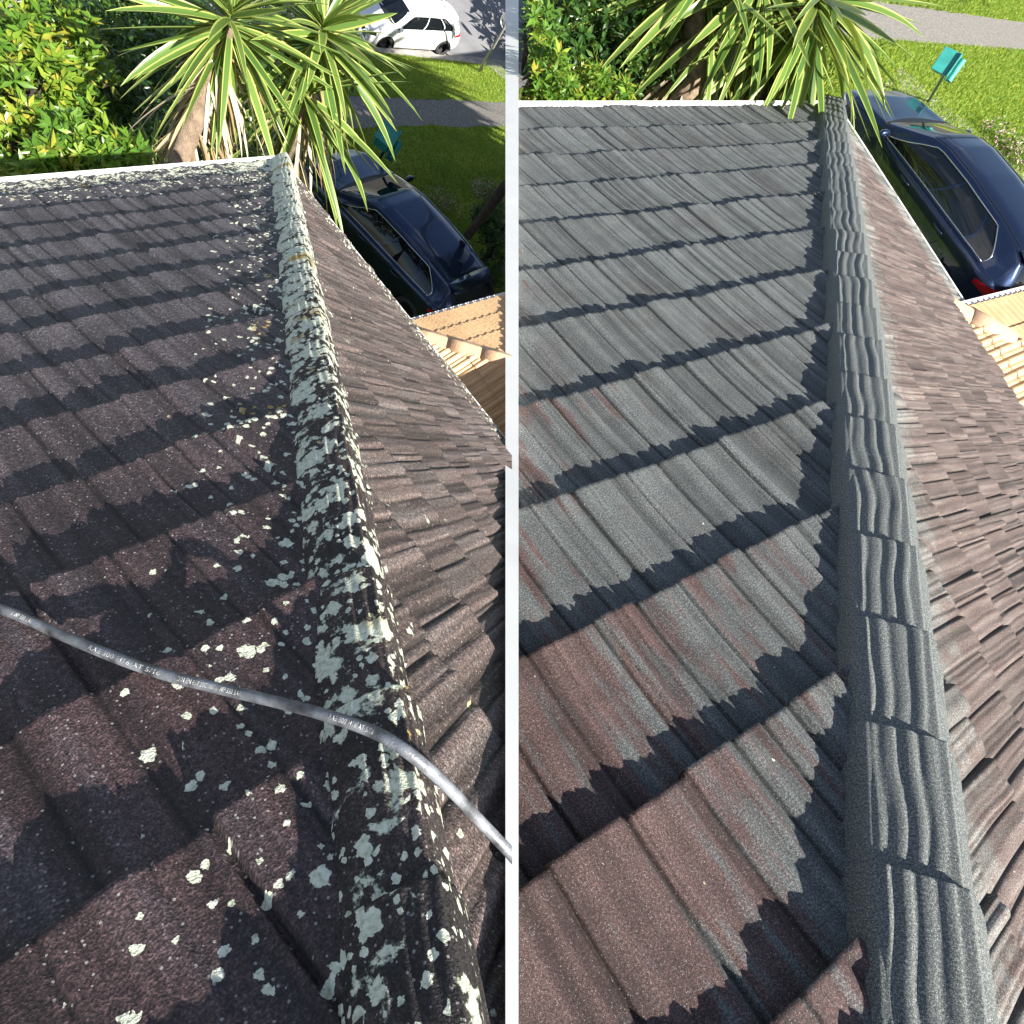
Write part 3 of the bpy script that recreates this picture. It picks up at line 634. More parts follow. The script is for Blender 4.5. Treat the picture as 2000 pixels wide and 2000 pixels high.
        h = MB(); h.tube(T([(3.05, sg * .80, .93), (3.03, sg * .92, .955)]), .02 * s, 8); h.build('mirror_stalk', M['black'], root, smooth=True)
        # tail lamp wrapping the rear corner, head lamp
        for nm, xa, xb, za, zb_, mt in (('tail_lamp', .015, .46, .80, .95, M['red_lens']), ('headlight', 3.98, 4.34, .60, .73, M['chrome'])):
            P = []; nn2 = 14
            for k in range(nn2):
                xx = xa + (xb - xa) * k / (nn2 - 1); sp = secpts(xx); ys = [p[0] for p in sp[:i_r]]; zs = [p[1] for p in sp[:i_r]]
                for z_ in np.linspace(za, zb_ - (.09 * k / nn2 if nm == 'tail_lamp' else 0), 5):
                    zz = min(z_, sm(xx, ZTOP) - .03); y_ = np.interp(zz, zs, ys); P.append((xx, sg * (y_ + .006), zz))
            F = [(a * 5 + b_, a * 5 + b_ + 1, (a + 1) * 5 + b_ + 1, (a + 1) * 5 + b_) for a in range(nn2 - 1) for b_ in range(4)]
            mesh_obj(nm, T(P), F, mt, root)
        for w in WX:
            # dark well
            g = MB(); P = []
            for a in range(17):
                th = math.pi * a / 16 * 1.16 - .25
                for y_ in (.45, .868): P.append((w + (RW + .012) * math.cos(th), sg * y_, .30 + (RW + .012) * math.sin(th)))
            g.add(T(P), [(2 * a, 2 * a + 1, 2 * a + 3, 2 * a + 2) for a in range(16)])
            cen = len(g.V); g.add(T([(w, sg * .46, .3)] + [(w + (RW + .01) * math.cos(t), sg * .46, .30 + (RW + .01) * math.sin(t)) for t in np.linspace(-.25, math.pi + .25, 17)]), [(0, k, k + 1) for k in range(1, 17)])
            g.build('wheel_arch', M['black'], root)
            # tyre with rim
            P = []; prof = [(.20, .62), (.26, .62), (.300, .635), (.318, .66), (.322, .72), (.322, .80), (.315, .845), (.285, .868), (.235, .872), (.205, .862), (.20, .84)]
            for a in range(36):
                th = 2 * math.pi * a / 36
                for r_, y_ in prof: P.append((w + r_ * math.cos(th), sg * y_, .322 + r_ * math.sin(th)))
            npf = len(prof); F = [(a * npf + b_, ((a + 1) % 36) * npf + b_, ((a + 1) % 36) * npf + b_ + 1, a * npf + b_ + 1) for a in range(36) for b_ in range(npf - 1)]
            wh = mesh_obj('wheel', T(P), F, M['tyre'], root)
            g = MB()
            for a in range(7):
                th = 2 * math.pi * a / 7
                for dth in (-.10, .10):
                    A_ = T([(w + .03 * math.cos(th), sg * .852, .322 + .03 * math.sin(th))])[0]; B_ = T([(w + .20 * math.cos(th + dth), sg * .842, .322 + .20 * math.sin(th + dth))])[0]
                    beam(g, A_, B_, np.array([-s_ * sg, c_ * sg, 0]), Zv, .02 * s, .034 * s)
            g.tube(T([(w, sg * .80, .322), (w, sg * .864, .322)]), .045 * s, 14)
            rr = [(w + .202 * math.cos(t), sg * .845, .322 + .202 * math.sin(t)) for t in np.linspace(0, 2 * math.pi, 33)]
            g.tube(T(rr), .013 * s, 8, False)
            dsk = T([(w, sg * .775, .322)] + [(w + .2 * math.cos(t), sg * .775, .322 + .2 * math.sin(t)) for t in np.linspace(0, 2 * math.pi, 25)]); g.add(dsk, [(0, k, k + 1) for k in range(1, 25)])
            g.build('rim', M['rim'], wh, smooth=False).location = (0, 0, 0)
    # front and rear screens, cowl, spoiler, fin
    for nm, xa, xb, e in (('windscreen', 2.52, 3.22, .004), ('rear_window', .115, .36, .004)):
        P = []; nn2 = 14
        for k in range(nn2):
            xx = xa + (xb - xa) * k / (nn2 - 1); sp = secpts(xx); up_ = sp[i_r + 2:]; row = [(xx, p[0] * .96, p[1] + e) for p in up_]; row += [(x_, -y_, z_) for x_, y_, z_ in row[-2::-1]]; P += row; m_ = len(row)
        F = [(a * m_ + b_, a * m_ + b_ + 1, (a + 1) * m_ + b_ + 1, (a + 1) * m_ + b_) for a in range(nn2 - 1) for b_ in range(m_ - 1)]
        mesh_obj(nm, T(P), F, M['car_glass'], root)
    P = []; nn2 = 5
    for k in range(nn2):
        xx = 3.225 + .15 * k / (nn2 - 1); sp = secpts(xx); up_ = sp[i_r + 1:]; row = [(xx - .10 * (abs(p[0]) / .7) ** 2, p[0], np.interp(xx - .10 * (abs(p[0]) / .7) ** 2, [3.0, 3.4], [sm(3.0, ZTOP), sm(3.4, ZTOP)]) * 0 + p[1] + .006 + .05 * (abs(p[0]) / .7) ** 2 * .5) for p in up_]; row += [(x_, -y_, z_) for x_, y_, z_ in row[-2::-1]]; P += row; m_ = len(row)
    F = [(a * m_ + b_, a * m_ + b_ + 1, (a + 1) * m_ + b_ + 1, (a + 1) * m_ + b_) for a in range(nn2 - 1) for b_ in range(m_ - 1)]
    mesh_obj('cowl', T(P), F, M['black'], root)
    g = MB(); rows = [(.47, 1.392), (.36, 1.385), (.22, 1.352), (.17, 1.335), (.19, 1.318), (.33, 1.31)]; P = []
    for x_, z_ in rows:
        for y_ in np.linspace(-.53, .53, 15): P.append((x_ + .09 * (y_ / .53) ** 4 * (1 if x_ < .4 else 0) + .0, y_, z_ - .035 * (y_ / .53) ** 2))
    g.add(T(P), [(a * 15 + b_, a * 15 + b_ + 1, ((a + 1) % 6) * 15 + b_ + 1, ((a + 1) % 6) * 15 + b_) for a in range(6) for b_ in range(14)])
    g.build('spoiler', paint, root, smooth=True)
    g = MB(); P = T([(.62, 0, 1.385), (.86, .035, 1.40), (.86, -.035, 1.40), (.66, 0, 1.455), (.86, 0, 1.402)]); g.add(P, [(0, 1, 3), (0, 3, 2), (1, 4, 3), (2, 3, 4)]); g.build('roof_fin', M['black'], root)
    # roof channels
    for sg in (1, -1):
        g = MB(); P = []
        for xx in np.linspace(.45, 2.6, 24):
            p = section(xx)[8]; P.append((xx, sg * (p[0] - .005), p[1] + .004))
        g.tube(T(P), .006 * s, 5); g.build('roof_channel', M['black'], root)
    g = MB(); P = T([(-.012, -.26, .62), (-.012, .26, .62), (-.012, .26, .74), (-.012, -.26, .74)]); g.add(P, [(3, 2, 1, 0)]); g.build('number_plate', M['white_paint'] if white else M['black'], root)
    return root

# ------------------------------------------------------------------ leafy plants
def frames(axis):
    ax = axis / np.linalg.norm(axis, axis=1, keepdims=True); r = RS.normal(size=ax.shape); a = r - (r * ax).sum(1, keepdims=True) * ax; a /= np.linalg.norm(a, axis=1, keepdims=True)
    return ax, a, np.cross(ax, a)
def leaves(cent, direc, L, W, shade):
    """folded leaves: base point, direction, length, half width; returns V, F, UV"""
    n = len(cent); ax, a, b_ = frames(direc)
    up = np.array([0, 0, 1.0]); side = np.cross(ax, up + 0.5 * RS.normal(size=(n, 3))); side /= np.linalg.norm(side, axis=1, keepdims=True) + 1e-9; nn_ = np.cross(side, ax)
    L = L[:, None]; W = W[:, None]
    V = np.stack([cent, cent + ax * L * .42 - side * W + nn_ * W * .35, cent + ax * L * .5, cent + ax * L * .42 + side * W + nn_ * W * .35, cent + ax * L - nn_ * L * .12], 1)
    F = np.array([[0, 2, 1], [1, 2, 4], [0, 3, 2], [3, 4, 2]]); F = (F[None] + np.arange(n)[:, None, None] * 5).reshape(-1, 3)
    U = np.zeros((n, 5, 2)); U[..., 0] = .5; U[..., 1] = shade[:, None]
    return V.reshape(-1, 3), F, U.reshape(-1, 2)
def shrub(nameo, label, cat, blobs, leaf, nw, mat, group=None, zg=0.0, trunk='bark_dark', bright=(0, 1), per=7):
    sg_ = 1.0 if blobs[0][0] > 1000 else -1.0
    """blobs = (px, py, depth, radius m)"""
    C = [at_d(*b_[:3]) for b_ in blobs]; R = np.array([b_[3] for b_ in blobs]); base = np.mean(C, 0); base[2] = zg
    root = empty(nameo, base); tag(root, label, cat, group)
    V_ = []; F_ = []; U_ = []; k = 0
    w = R ** 2 / (R ** 2).sum()
    for c, r, f in zip(C, R, w):
        m_ = int(nw * f); d = RS.normal(size=(m_, 3)); d /= np.linalg.norm(d, axis=1, keepdims=True)
        lump = 1 + 0.22 * np.sin(d[:, :1] * 7 + k) * np.sin(d[:, 1:2] * 6 + 2) + .18 * np.sin(d[:, 2:] * 9)
        p = c + d * r * lump * (RS.rand(m_, 1) ** 0.28)
        kp = ((p - CAMP) @ PI_N) * sg_ > leaf * .9 + .1; p = p[kp]; d = d[kp]; m_ = len(p)
        axis = d + np.array([0, 0, .7]) + RS.normal(size=(m_, 3)) * .45
        ax, a, b_ = frames(axis)
        hue = np.clip(RS.rand(m_) * (bright[1] - bright[0]) + bright[0], 0, 1)
        for j in range(per):
            th = 2 * math.pi * j / per + RS.rand(m_) * .5; el = RS.uniform(.15, .9, m_)
            dr = (np.cos(th)[:, None] * a + np.sin(th)[:, None] * b_) * np.cos(el)[:, None] + ax * np.sin(el)[:, None]
            L = leaf * RS.uniform(.65, 1.2, m_)
            v, f_, u = leaves(p + dr * leaf * .08, dr, L, L * .17, np.clip(hue + RS.normal(size=m_) * .08, 0, 1)); V_.append(v); F_.append(f_ + k * 0 + sum(map(len, V_[:-1]))); U_.append(u)
        k += 1
    mesh_obj('foliage', np.concatenate(V_), np.concatenate(F_), mat, root, np.concatenate(U_), smooth=False)
    g = MB(); c0 = np.mean(C, 0)
    g.tube([base, base * .5 + c0 * .5 + np.array([.1, -.05, 0]), c0], [.09, .07, .05], 8)
    for c, r in zip(C, R):
        g.tube([base * .35 + c0 * .65, c0 * .4 + c * .6 + np.array([0, 0, -.1]), c], [.05, .035, .015], 6)
        for j in range(5):
            e = c + nrm(RS.normal(size=3)) * r * .8; g.tube([c0 * .3 + c * .7, (c + e) / 2 + RS.normal(size=3) * .05, e], [.02, .012, .006], 5)
    o = g.build('trunk', M[trunk], root, smooth=True); clip(o, [(CAMP + PI_N * sg_ * .12, PI_N * sg_)])
    return root

def blades(cs, dirs, L, W, mat, droop, parent, name, ns=9, twist=.45):
    """sword leaves: ribbon with a V fold, bent by gravity"""
    V = []; F = []; U = []; n = 0
    prof = np.array([.45, .8, .97, 1, .96, .86, .68, .42, .02]) if ns == 9 else np.ones(ns)
    for c, d, l, w, dp in zip(cs, dirs, L, W, droop):
        d = nrm(d); p = np.array(c, float); side = np.cross(d, Zv); side = nrm(side if np.linalg.norm(side) > .1 else np.array([1., 0, 0])) + RS.normal(size=3) * twist; side = nrm(side - (side @ d) * d)
        r = RS.rand(); step = l / (ns - 1)
        for i in range(ns):
            nn_ = nrm(np.cross(side, d)); ww = w * prof[i]
            V += [p - side * ww + nn_ * ww * .35, p, p + side * ww + nn_ * ww * .35]; U += [(0.0, r), (.5, r), (1.0, r)]
            if i < ns - 1:
                a = n + i * 3; F += [(a, a + 1, a + 4, a + 3), (a + 1, a + 2, a + 5, a + 4)]
            d = nrm(d - Zv * dp / (ns - 1)); p = p + d * step; side = nrm(side - (side @ d) * d)
        n += ns * 3
    return mesh_obj(name, V, F, mat, parent, U)
def yucca(nameo, label, heads, leafL, leafW, zg, group=None, trunk_r=.1, dead=True, mat='yucca_leaf', trunk=True, via=None):
    """heads = (px, py, depth, n)"""
    C = [at_d(*h[:3]) for h in heads]; base = C[0].copy() - np.array([.15, .1, 0]); base[2] = zg
    root = empty(nameo, base); tag(root, label, 'yucca', group)
    for i, (c, h) in enumerate(zip(C, heads)):
        k = h[3]; ds = []; cs = []; L = []; W = []; dp = []
        for j in range(k):
            z = RS.uniform(h[4] if len(h) > 4 else -.75, h[5] if len(h) > 5 else .8); th = RS.uniform(0, 2 * math.pi); r = math.sqrt(1 - z * z); d = np.array([r * math.cos(th), r * math.sin(th), z])
            age = (0.95 - z) / 1.7; ds.append(d); cs.append(c + d * .01 * leafL - Zv * age * .24 * leafL); L.append(leafL * RS.uniform(.72, 1.08) * (.75 + .4 * min(1, age * 1.6))); W.append(leafW * RS.uniform(.75, 1.15)); dp.append(RS.choice([RS.uniform(.02, .35), RS.uniform(.2, 1.0)]) * (0.5 + age))
        blades(cs, ds, L, W, M[mat], dp, root, 'leaf_rosette')
        if dead:
            ds = []; cs = []; L = []; W = []; dp = []
            for j in range(int(k * (1.5 if via is not None and i == 0 else .7))):
                th = RS.uniform(0, 2 * math.pi); z = RS.uniform(-1.6, -.5); d = np.array([math.cos(th), math.sin(th), z]); ds.append(d); hang = nrm(c - at_d(*via)) if (via is not None and i == 0) else Zv; cs.append(c - hang * leafL * RS.uniform(.3, .98) + d * .05); L.append(leafL * RS.uniform(.5, .9)); W.append(leafW * .42); dp.append(RS.uniform(.6, 1.6))
            blades(cs, ds, L, W, M['dead_leaf'], dp, root, 'dead_leaves')
        if trunk:
            g = MB(); n = 14; b0 = base + (C[i] - C[0]) * np.array([.45, .45, 0]); pts = []; rr = []
            for k2 in range(n):
                t = k2 / (n - 1); pts.append(b0 + (c - Zv * leafL * .16 - b0) * t + np.array([.08 * math.sin(t * 3 + i), .06 * math.sin(t * 4), 0]) * (1 - t)); rr.append(trunk_r * (1.25 - .45 * t) * (1 + .10 * (-1) ** k2))
            if via is not None and i == 0:
                vp_ = at_d(*via); pts = [np.array([vp_[0], vp_[1], zg]), vp_ - Zv * .8, vp_] + [vp_ + (c - Zv * leafL * .16 - vp_) * t for t in (.25, .5, .75, 1)]; rr = [trunk_r * q_ for q_ in (1.5, 1.25, 1.15, 1.08, 1.0, .92, .8)]
            g.tube(pts, rr, 14); g.build('trunk', M['bark'], root, smooth=True)
    return root
car('parked_car', 'dark navy hatchback parked below the lichen-covered roof, its whole tail in view', 'car', (-4.791, 9.207, 0.0), R_(174), 0.892, M['car_navy'], 'dark hatchbacks parked beside the roofs')
car('parked_car', 'dark navy hatchback parked below the cleaned grey roof, tail cut by the frame', 'car', (1.47, 14.25, ZT), R_(150.5), 1.08, M['car_navy'], 'dark hatchbacks parked beside the roofs', tilt=-7.0)
zr_ = ZR - .14
wr_, wf_ = at_z(857, 107, zr_), at_z(746, 100, zr_)
sw = np.linalg.norm(wr_ - wf_) / 2.66; fdir = nrm(wf_ - wr_); ldir = np.cross(Zv, fdir)
wc = (wr_ + wf_) / 2 - ldir * .80 * sw
car('parked_car', 'white hatchback parked at the kerb of the street', 'car', tuple(wc), math.atan2(fdir[1], fdir[0]), sw, M['car_white'], white=True)

# ------------------------------------------------------------------ neighbours' sand coloured tile roofs
M['sand_tile'] = simple('sand_tile', (0.62, 0.41, 0.225), 0.6, var=0.13, scale=5, bmp=0.004)
M['sand_cap'] = simple('sand_cap', (0.62, 0.41, 0.26), 0.6, var=0.08, scale=7, bmp=0.003)
def sand_roof(label, A_, B_, H0, H1, depth, pitch, per, exp_, seamp, group, blen=3.2, alen=4.0):
    za = at_d(A_[0], A_[1], depth)[2]; A = at_z(A_[0], A_[1], za); B = at_z(B_[0], B_[1], za); e = nrm(B - A)
    k = np.cross(Zv, e); k = k if k @ (CAMP - A) > 0 else -k
    u1 = k * math.cos(pitch) + Zv * math.sin(pitch); n1 = nrm(np.cross(e, u1)); n1 *= np.sign(n1 @ Zv)
    def onp(px, py, P0, n_): r = ray(px, py); return CAMP + r * (((P0 - CAMP) @ n_) / (r @ n_))
    h0, h1 = onp(*H0, A, n1), onp(*H1, A, n1); h = nrm(h1 - h0)
    n2 = nrm(np.cross(h, k)); n2 *= np.sign(n2 @ Zv); u2 = nrm(np.cross(k, n2)); u2 *= np.sign(u2 @ Zv)
    root = empty('tiled_roof_house', (A[0], A[1], 0.0)); tag(root, label, 'house', group)
    pl1 = nrm(np.cross(h, n1)); pl1 *= -np.sign(pl1 @ k)      # keeps the gutter side
    pl2 = nrm(np.cross(h, n2)); pl2 *= np.sign(pl2 @ k)
    for (P0, ee, uu, nn_, pl, a0, a1, b0, b1) in ((A, e, u1, n1, pl1, -.3, alen, 0, blen), (h0 - u2 * exp_ * 5, k, u2, n2, pl2, -1.5, blen + 1, 0, blen + 2)):
        a = np.arange(a0, a1, per / 14); V = []; F = []; U = []; K = int((b1 - b0) / exp_); nb = 0
        ph = (a % per) / per; prof = np.where(ph < .62, np.sin(math.pi * ph / .62) * .24, np.sin(math.pi * (ph - .62) / .38) * .10) * per
        prof = prof + np.where((ph > .60) & (ph < .66), -.10 * per, 0)
        for kk in range(K):
            for r, v in enumerate((-.004, 0, .02, .35, .7, 1.08)):
                hh = prof + .13 * per * (1 - v) * 1.0 + (-.35 * per if r == 0 else 0); b_ = b0 + (kk + v) * exp_ + prof * .25
                V.append(P0 + a[:, None] * ee + b_[:, None] * uu + hh[:, None] * nn_)
            nc = len(a); i = (np.arange(5)[:, None] * nc + np.arange(nc - 1)[None]) + nb; F.append(np.stack([i, i + 1, i + nc + 1, i + nc], -1).reshape(-1, 4)); nb += 6 * nc
        V = np.concatenate(V); F = np.concatenate(F)
        if np.dot(np.cross(ee, uu), nn_) < 0: F = F[:, ::-1]
        o = mesh_obj('roof_slope', V, F, M['sand_tile'], root); clip(o, [(h0, pl)] + ([seamp] if seamp is not None else []))
    L = np.linalg.norm(h1 - h0) * 1.6; seg = exp_ * 1.25; w = per * .95; N = nrm(n1 + n2); q = np.linspace(-1, 1, 15)
    a1_ = nrm(np.cross(h, n1)); a1_ *= -np.sign(a1_ @ k); a2_ = nrm(np.cross(h, n2)); a2_ *= np.sign(a2_ @ k)
    for i in range(-1, int(L / seg)):
        V = []
        for v, dz in ((0, -.10), (0, 0), (.5, 0), (1.12, 0)):
            for qq in q:
                z = (.42 * (1 - abs(qq) ** 1.6)) * w + .10 * w * (1 - v) + .14 * w + dz * w - (.3 * w if abs(qq) > .99 else 0)
                V.append(h0 + h * (i + v) * seg + (a1_ if qq < 0 else a2_) * abs(qq) * w + N * z)
        F = np.array([(r * 15 + c_, r * 15 + c_ + 1, (r + 1) * 15 + c_ + 1, (r + 1) * 15 + c_) for r in range(3) for c_ in range(14)])
        o = mesh_obj('hip_cap', V, F, M['sand_cap'], root)
        if seamp is not None:
            clip(o, [seamp])
            if len(o.data.polygons) == 0: bpy.data.objects.remove(o)
    g = MB(); outw = -k; beam(g, A + outw * per * .35 - e * .2 - Zv * .02, A + outw * per * .35 + e * alen - Zv * .02, outw, Zv, per * .4, per * .25)
    o = g.build('gutter', M['gutter'], root)
    if seamp is not None: clip(o, [seamp])
    g = MB(); zt = A[2] - .15; beam(g, np.array([A[0], A[1], zt / 2]) + k * .3 + e * .2, np.array([A[0], A[1], zt / 2]) + k * .3 + e * alen, k, Zv, .12, zt)
    o = g.build('wall', M['weatherboard'], root)
    if seamp is not None: clip(o, [seamp])
    return root
sand_roof('sand coloured tile roof seen past the lichen-covered roof', (800, 630), (990, 576), (812, 649), (986, 700), 4.25, R_(24), .060, .165, SEAM_L, 'sand coloured tiled roofs', 1.8, 2.3)
sand_roof('sand coloured tile roof at the edge of the frame past the cleaned roof', (1876, 603), (1975, 577), (1893, 616), (1985, 664), 9.6, R_(8), .18, .50, None, 'sand coloured tiled roofs', 4.5, 6.0)

# ------------------------------------------------------------------ letterboxes
def letterbox(label, top, base, s, yaw, group):
    base = np.array(base); top = np.array(top); root = empty('letterbox', base); tag(root, label, 'letterbox', group)
    up_ = nrm(top - base); x = nrm(np.array([math.cos(yaw), math.sin(yaw), 0]) - 0); x = nrm(x - (x @ up_) * up_); y = np.cross(up_, x)
    g = MB(); g.tube([base, top - up_ * .12 * s], .038 * s, 4); g.build('post', M['post_green'], root)
    def box(name, c, h_, m_, par=root, bev=.02):
        g = MB(); g.box(top + x * c[0] * s + y * c[1] * s + up_ * c[2] * s, (x, y, up_), np.array(h_) * s); o = g.build(name, m_, par)
        bm = bmesh.new(); bm.from_mesh(o.data); bmesh.ops.bevel(bm, geom=bm.edges[:], offset=bev * s, segments=3, profile=.5, affect='EDGES'); bm.to_mesh(o.data); bm.free(); return o
    box('box_body', (.10, 0, .10), (.16, .20, .13), M['box_green'], bev=.05)
    box('lid', (.10, 0, .245), (.185, .225, .018), M['box_green'], bev=.008)
    box('back_plate', (-.085, 0, .12), (.014, .24, .20), M['box_green'], bev=.008)
    g = MB(); g.tube([top + (x * -.17 + y * -.22 - up_ * .02) * s, top + (x * -.17 + y * .22 - up_ * .02) * s], .065 * s, 18, False)
    g.tube([top + (x * -.17 + y * -.22 - up_ * .02) * s, top + (x * -.17 + y * .22 - up_ * .02) * s], .057 * s, 18, False); g.build('paper_tube', M['box_green'], root, smooth=True)
    g = MB()
    for sg in (-1, 1):
        pts = [top + (x * -.10 + y * (sg * (.13 + .085 * (1 - t) * math.cos(7.5 * t)))+ up_ * (.24 + .085 * (1 - t) * math.sin(7.5 * t))) * s for t in np.linspace(0, .85, 26)]; g.tube(pts, .010 * s, 6)
    pts = [top + (x * -.16 + y * .2 * math.sin(t) + up_ * (.16 + .03 * math.cos(3 * t))) * s for t in np.linspace(-1.4, 1.4, 20)]; g.tube(pts, .011 * s, 6)
    g.build('scroll_ornament', M['box_green'], root, smooth=True)
b0 = at_z(716, 352, 0.0); t0 = at_z(757, 283, 1.15)
letterbox('teal letterbox on a dark green post in the sloping lawn behind the navy car', t0, b0, .88, R_(200), 'teal letterboxes on posts')
b0 = at_z(1812, 200, ZT); t0 = at_z(1853, 130, ZT + 1.3)
letterbox('teal letterbox half hidden by yucca leaf tips near the grey gravel path', t0, b0, .86, R_(205), 'teal letterboxes on posts')

# ------------------------------------------------------------------ shrubs and hedges
shrub('leafy_shrub', 'tall yellow-green shrub in full sun at the left edge above the gutter', 'shrub', [(30, 60, 5.9, .55), (60, 190, 5.7, .42), (20, 300, 5.5, .42), (130, 110, 6.2, .38), (-40, 180, 5.8, .5)], .115, 760, M['shrub_leaf'], 'leafy shrubs behind the lichen roof', bright=(.35, 1.0))
shrub('leafy_shrub', 'low bright shrub between the tall yellow-green shrub and the yucca trunk', 'shrub', [(165, 305, 5.3, .26), (240, 320, 5.2, .20), (110, 335, 5.1, .2)], .105, 260, M['shrub_leaf'], 'leafy shrubs behind the lichen roof', bright=(.35, .95))
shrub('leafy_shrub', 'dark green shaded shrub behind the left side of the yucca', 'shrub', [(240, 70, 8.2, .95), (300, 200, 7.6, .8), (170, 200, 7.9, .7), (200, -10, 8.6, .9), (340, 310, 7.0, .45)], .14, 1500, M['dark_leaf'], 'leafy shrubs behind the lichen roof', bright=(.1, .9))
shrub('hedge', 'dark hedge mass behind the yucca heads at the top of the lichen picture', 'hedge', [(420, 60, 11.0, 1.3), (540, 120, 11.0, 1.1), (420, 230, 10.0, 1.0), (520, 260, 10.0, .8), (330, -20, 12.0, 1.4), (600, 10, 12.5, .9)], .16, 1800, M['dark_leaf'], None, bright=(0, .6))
shrub('leafy_shrub', 'pale green shrub in sun at the far left of the cleaned roof', 'shrub', [(1040, 150, 8.65, 0.410), (1025, 60, 8.88, 0.387), (1085, 185, 8.65, 0.296)], .14, 330, M['shrub_leaf'], 'leafy shrubs behind the cleaned roof', bright=(.3, .95))
shrub('leafy_shrub', 'small bright shrub just above the gutter left of the brown yucca trunk', 'shrub', [(1150, 178, 9.33, 0.296), (1200, 195, 9.45, 0.228)], .15, 140, M['shrub_leaf'], 'leafy shrubs behind the cleaned roof', bright=(.4, 1.0))
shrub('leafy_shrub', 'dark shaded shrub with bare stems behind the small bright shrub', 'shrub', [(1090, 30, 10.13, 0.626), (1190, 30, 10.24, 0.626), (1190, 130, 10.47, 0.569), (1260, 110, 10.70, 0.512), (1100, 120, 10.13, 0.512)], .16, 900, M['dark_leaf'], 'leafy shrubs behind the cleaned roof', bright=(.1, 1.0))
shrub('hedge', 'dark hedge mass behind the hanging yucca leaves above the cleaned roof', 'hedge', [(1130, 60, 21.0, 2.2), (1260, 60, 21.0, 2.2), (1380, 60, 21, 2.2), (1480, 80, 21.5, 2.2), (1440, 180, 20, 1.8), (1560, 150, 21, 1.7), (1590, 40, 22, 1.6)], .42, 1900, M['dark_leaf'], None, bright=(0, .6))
shrub('flowering_bush', 'dark bush under pink blossom beside the tail of the navy car', 'bush', [(962, 430, 13.2, .36), (990, 440, 13.0, .45), (938, 425, 13.4, .20), (985, 520, 13.2, .5)], .08, 900, M['dark_leaf'], None, bright=(.2, 1.0))

# ------------------------------------------------------------------ flowers
def flowers(parent_name, label, spots, n, size):
    c0 = at_z(spots[0][0], spots[0][1], spots[0][2]); root = empty(parent_name, c0); tag(root, label, 'flowers')
    cs = []
    for (px, py, z, r) in spots:
        c = at_z(px, py, z); m_ = n // len(spots); d = RS.normal(size=(m_, 3)); d /= np.linalg.norm(d, axis=1, keepdims=True); cs.append(c + d * r * (RS.rand(m_, 1) ** .4) * np.array([1, 1, .6]))
    P = np.concatenate(cs); V_ = []; F_ = []; U_ = []; n0 = 0
    ax = RS.normal(size=P.shape) + np.array([0, 0, 1.2]); ax, a, b_ = frames(ax)
    for j in range(5):
        th = 2 * math.pi * j / 5; dr = math.cos(th) * a + math.sin(th) * b_ + ax * .35
        v, f_, u = leaves(P, dr, np.full(len(P), size), np.full(len(P), size * .38), RS.rand(len(P))); V_.append(v); F_.append(f_ + n0); U_.append(u); n0 += len(v)
    mesh_obj('petals', np.concatenate(V_), np.concatenate(F_), M['petal'], root, np.concatenate(U_), smooth=False)
    m_ = len(P); v, f_, u = leaves(np.repeat(P, 3, 0) + RS.normal(size=(m_ * 3, 3)) * .07, RS.normal(size=(m_ * 3, 3)) + [0, 0, .6], np.full(m_ * 3, size * 2.2), np.full(m_ * 3, size * .5), RS.rand(m_ * 3)); mesh_obj('foliage', v, f_, M['shrub_leaf'], root, u, smooth=False)
flowers('blossom_shrub', 'pink blossom clump leaning over the dark bush by the navy car', [(948, 372, 1.0, .26), (965, 385, 1.0, .22)], 420, .022)
flowers('flower_patch', 'low pale flowers in the lawn edge behind the roof of the navy car', [(850, 380, .12, .3), (880, 400, .12, .3), (868, 392, .1, .25)], 170, .018)
flowers('flower_patch', 'low pale flowers in the raised lawn at the right edge of the frame', [(1955, 270, ZT + .15, .6), (1985, 300, ZT + .15, .5)], 200, .045)
# leaning dark trunk by the blossom
root = empty('bare_trunk', at_z(925, 470, 0)); tag(root, 'dark bare trunk leaning across the blossom at the right of the navy car', 'tree')
g = MB(); g.tube([at_d(912, 462, 12.3), at_d(945, 420, 12.0), at_d(985, 365, 11.6), at_d(1000, 350, 11.5)], [.07, .075, .085, .085], 10); o = g.build('trunk', M['bark_dark'], root, smooth=True); clip(o, [SEAM_L])
# sapling on the verge
sb = at_slope(936, 139); sd = (sb - CAMP) @ -MW[:, 2]
root = empty('sapling', sb); tag(root, 'thin pale bare sapling on the verge by the kerb', 'tree')
g = MB(); tpt = [sb, at_d(951, 112, sd * .965), at_d(968, 84, sd * .93), at_d(986, 52, sd * .895), at_d(995, 20, sd * .87)]
g.tube(tpt, [.055, .042, .034, .028, .02], 8); o = g.build('trunk', M['bark_pale'], root, smooth=True); clip(o, [SEAM_L])

# ------------------------------------------------------------------ yuccas
yucca('yucca_tree', 'big variegated yucca with a grey trunk rising behind the lichen-covered roof', [(452, 22, 5.0, 105, -.72, .9), (632, 48, 5.5, 105, -.9, .9), (600, 170, 5.6, 34, -1.0, .6)], .85, .031, 0.0, 'variegated yuccas behind the roofs', .062, via=(348, 322, 5.15))
yucca('yucca_shoots', 'low dark yucca shoots around the foot of the grey yucca trunk', [(300, 330, 5.9, 24), (425, 335, 6.4, 26), (500, 290, 6.8, 34)], .55, .022, 2.0, None, .03, False)
yucca('yucca_tree', 'big variegated yucca with a brown trunk hanging over the end of the cleaned roof', [(1400, -75, 9.79, 70, -.7, .5), (1620, -25, 10.01, 150, -1, .4), (1510, -70, 9.79, 90, -1, .2)], 1.95, .066, 0.0, 'variegated yuccas behind the roofs', .22, via=(1345, 190, 10.9))
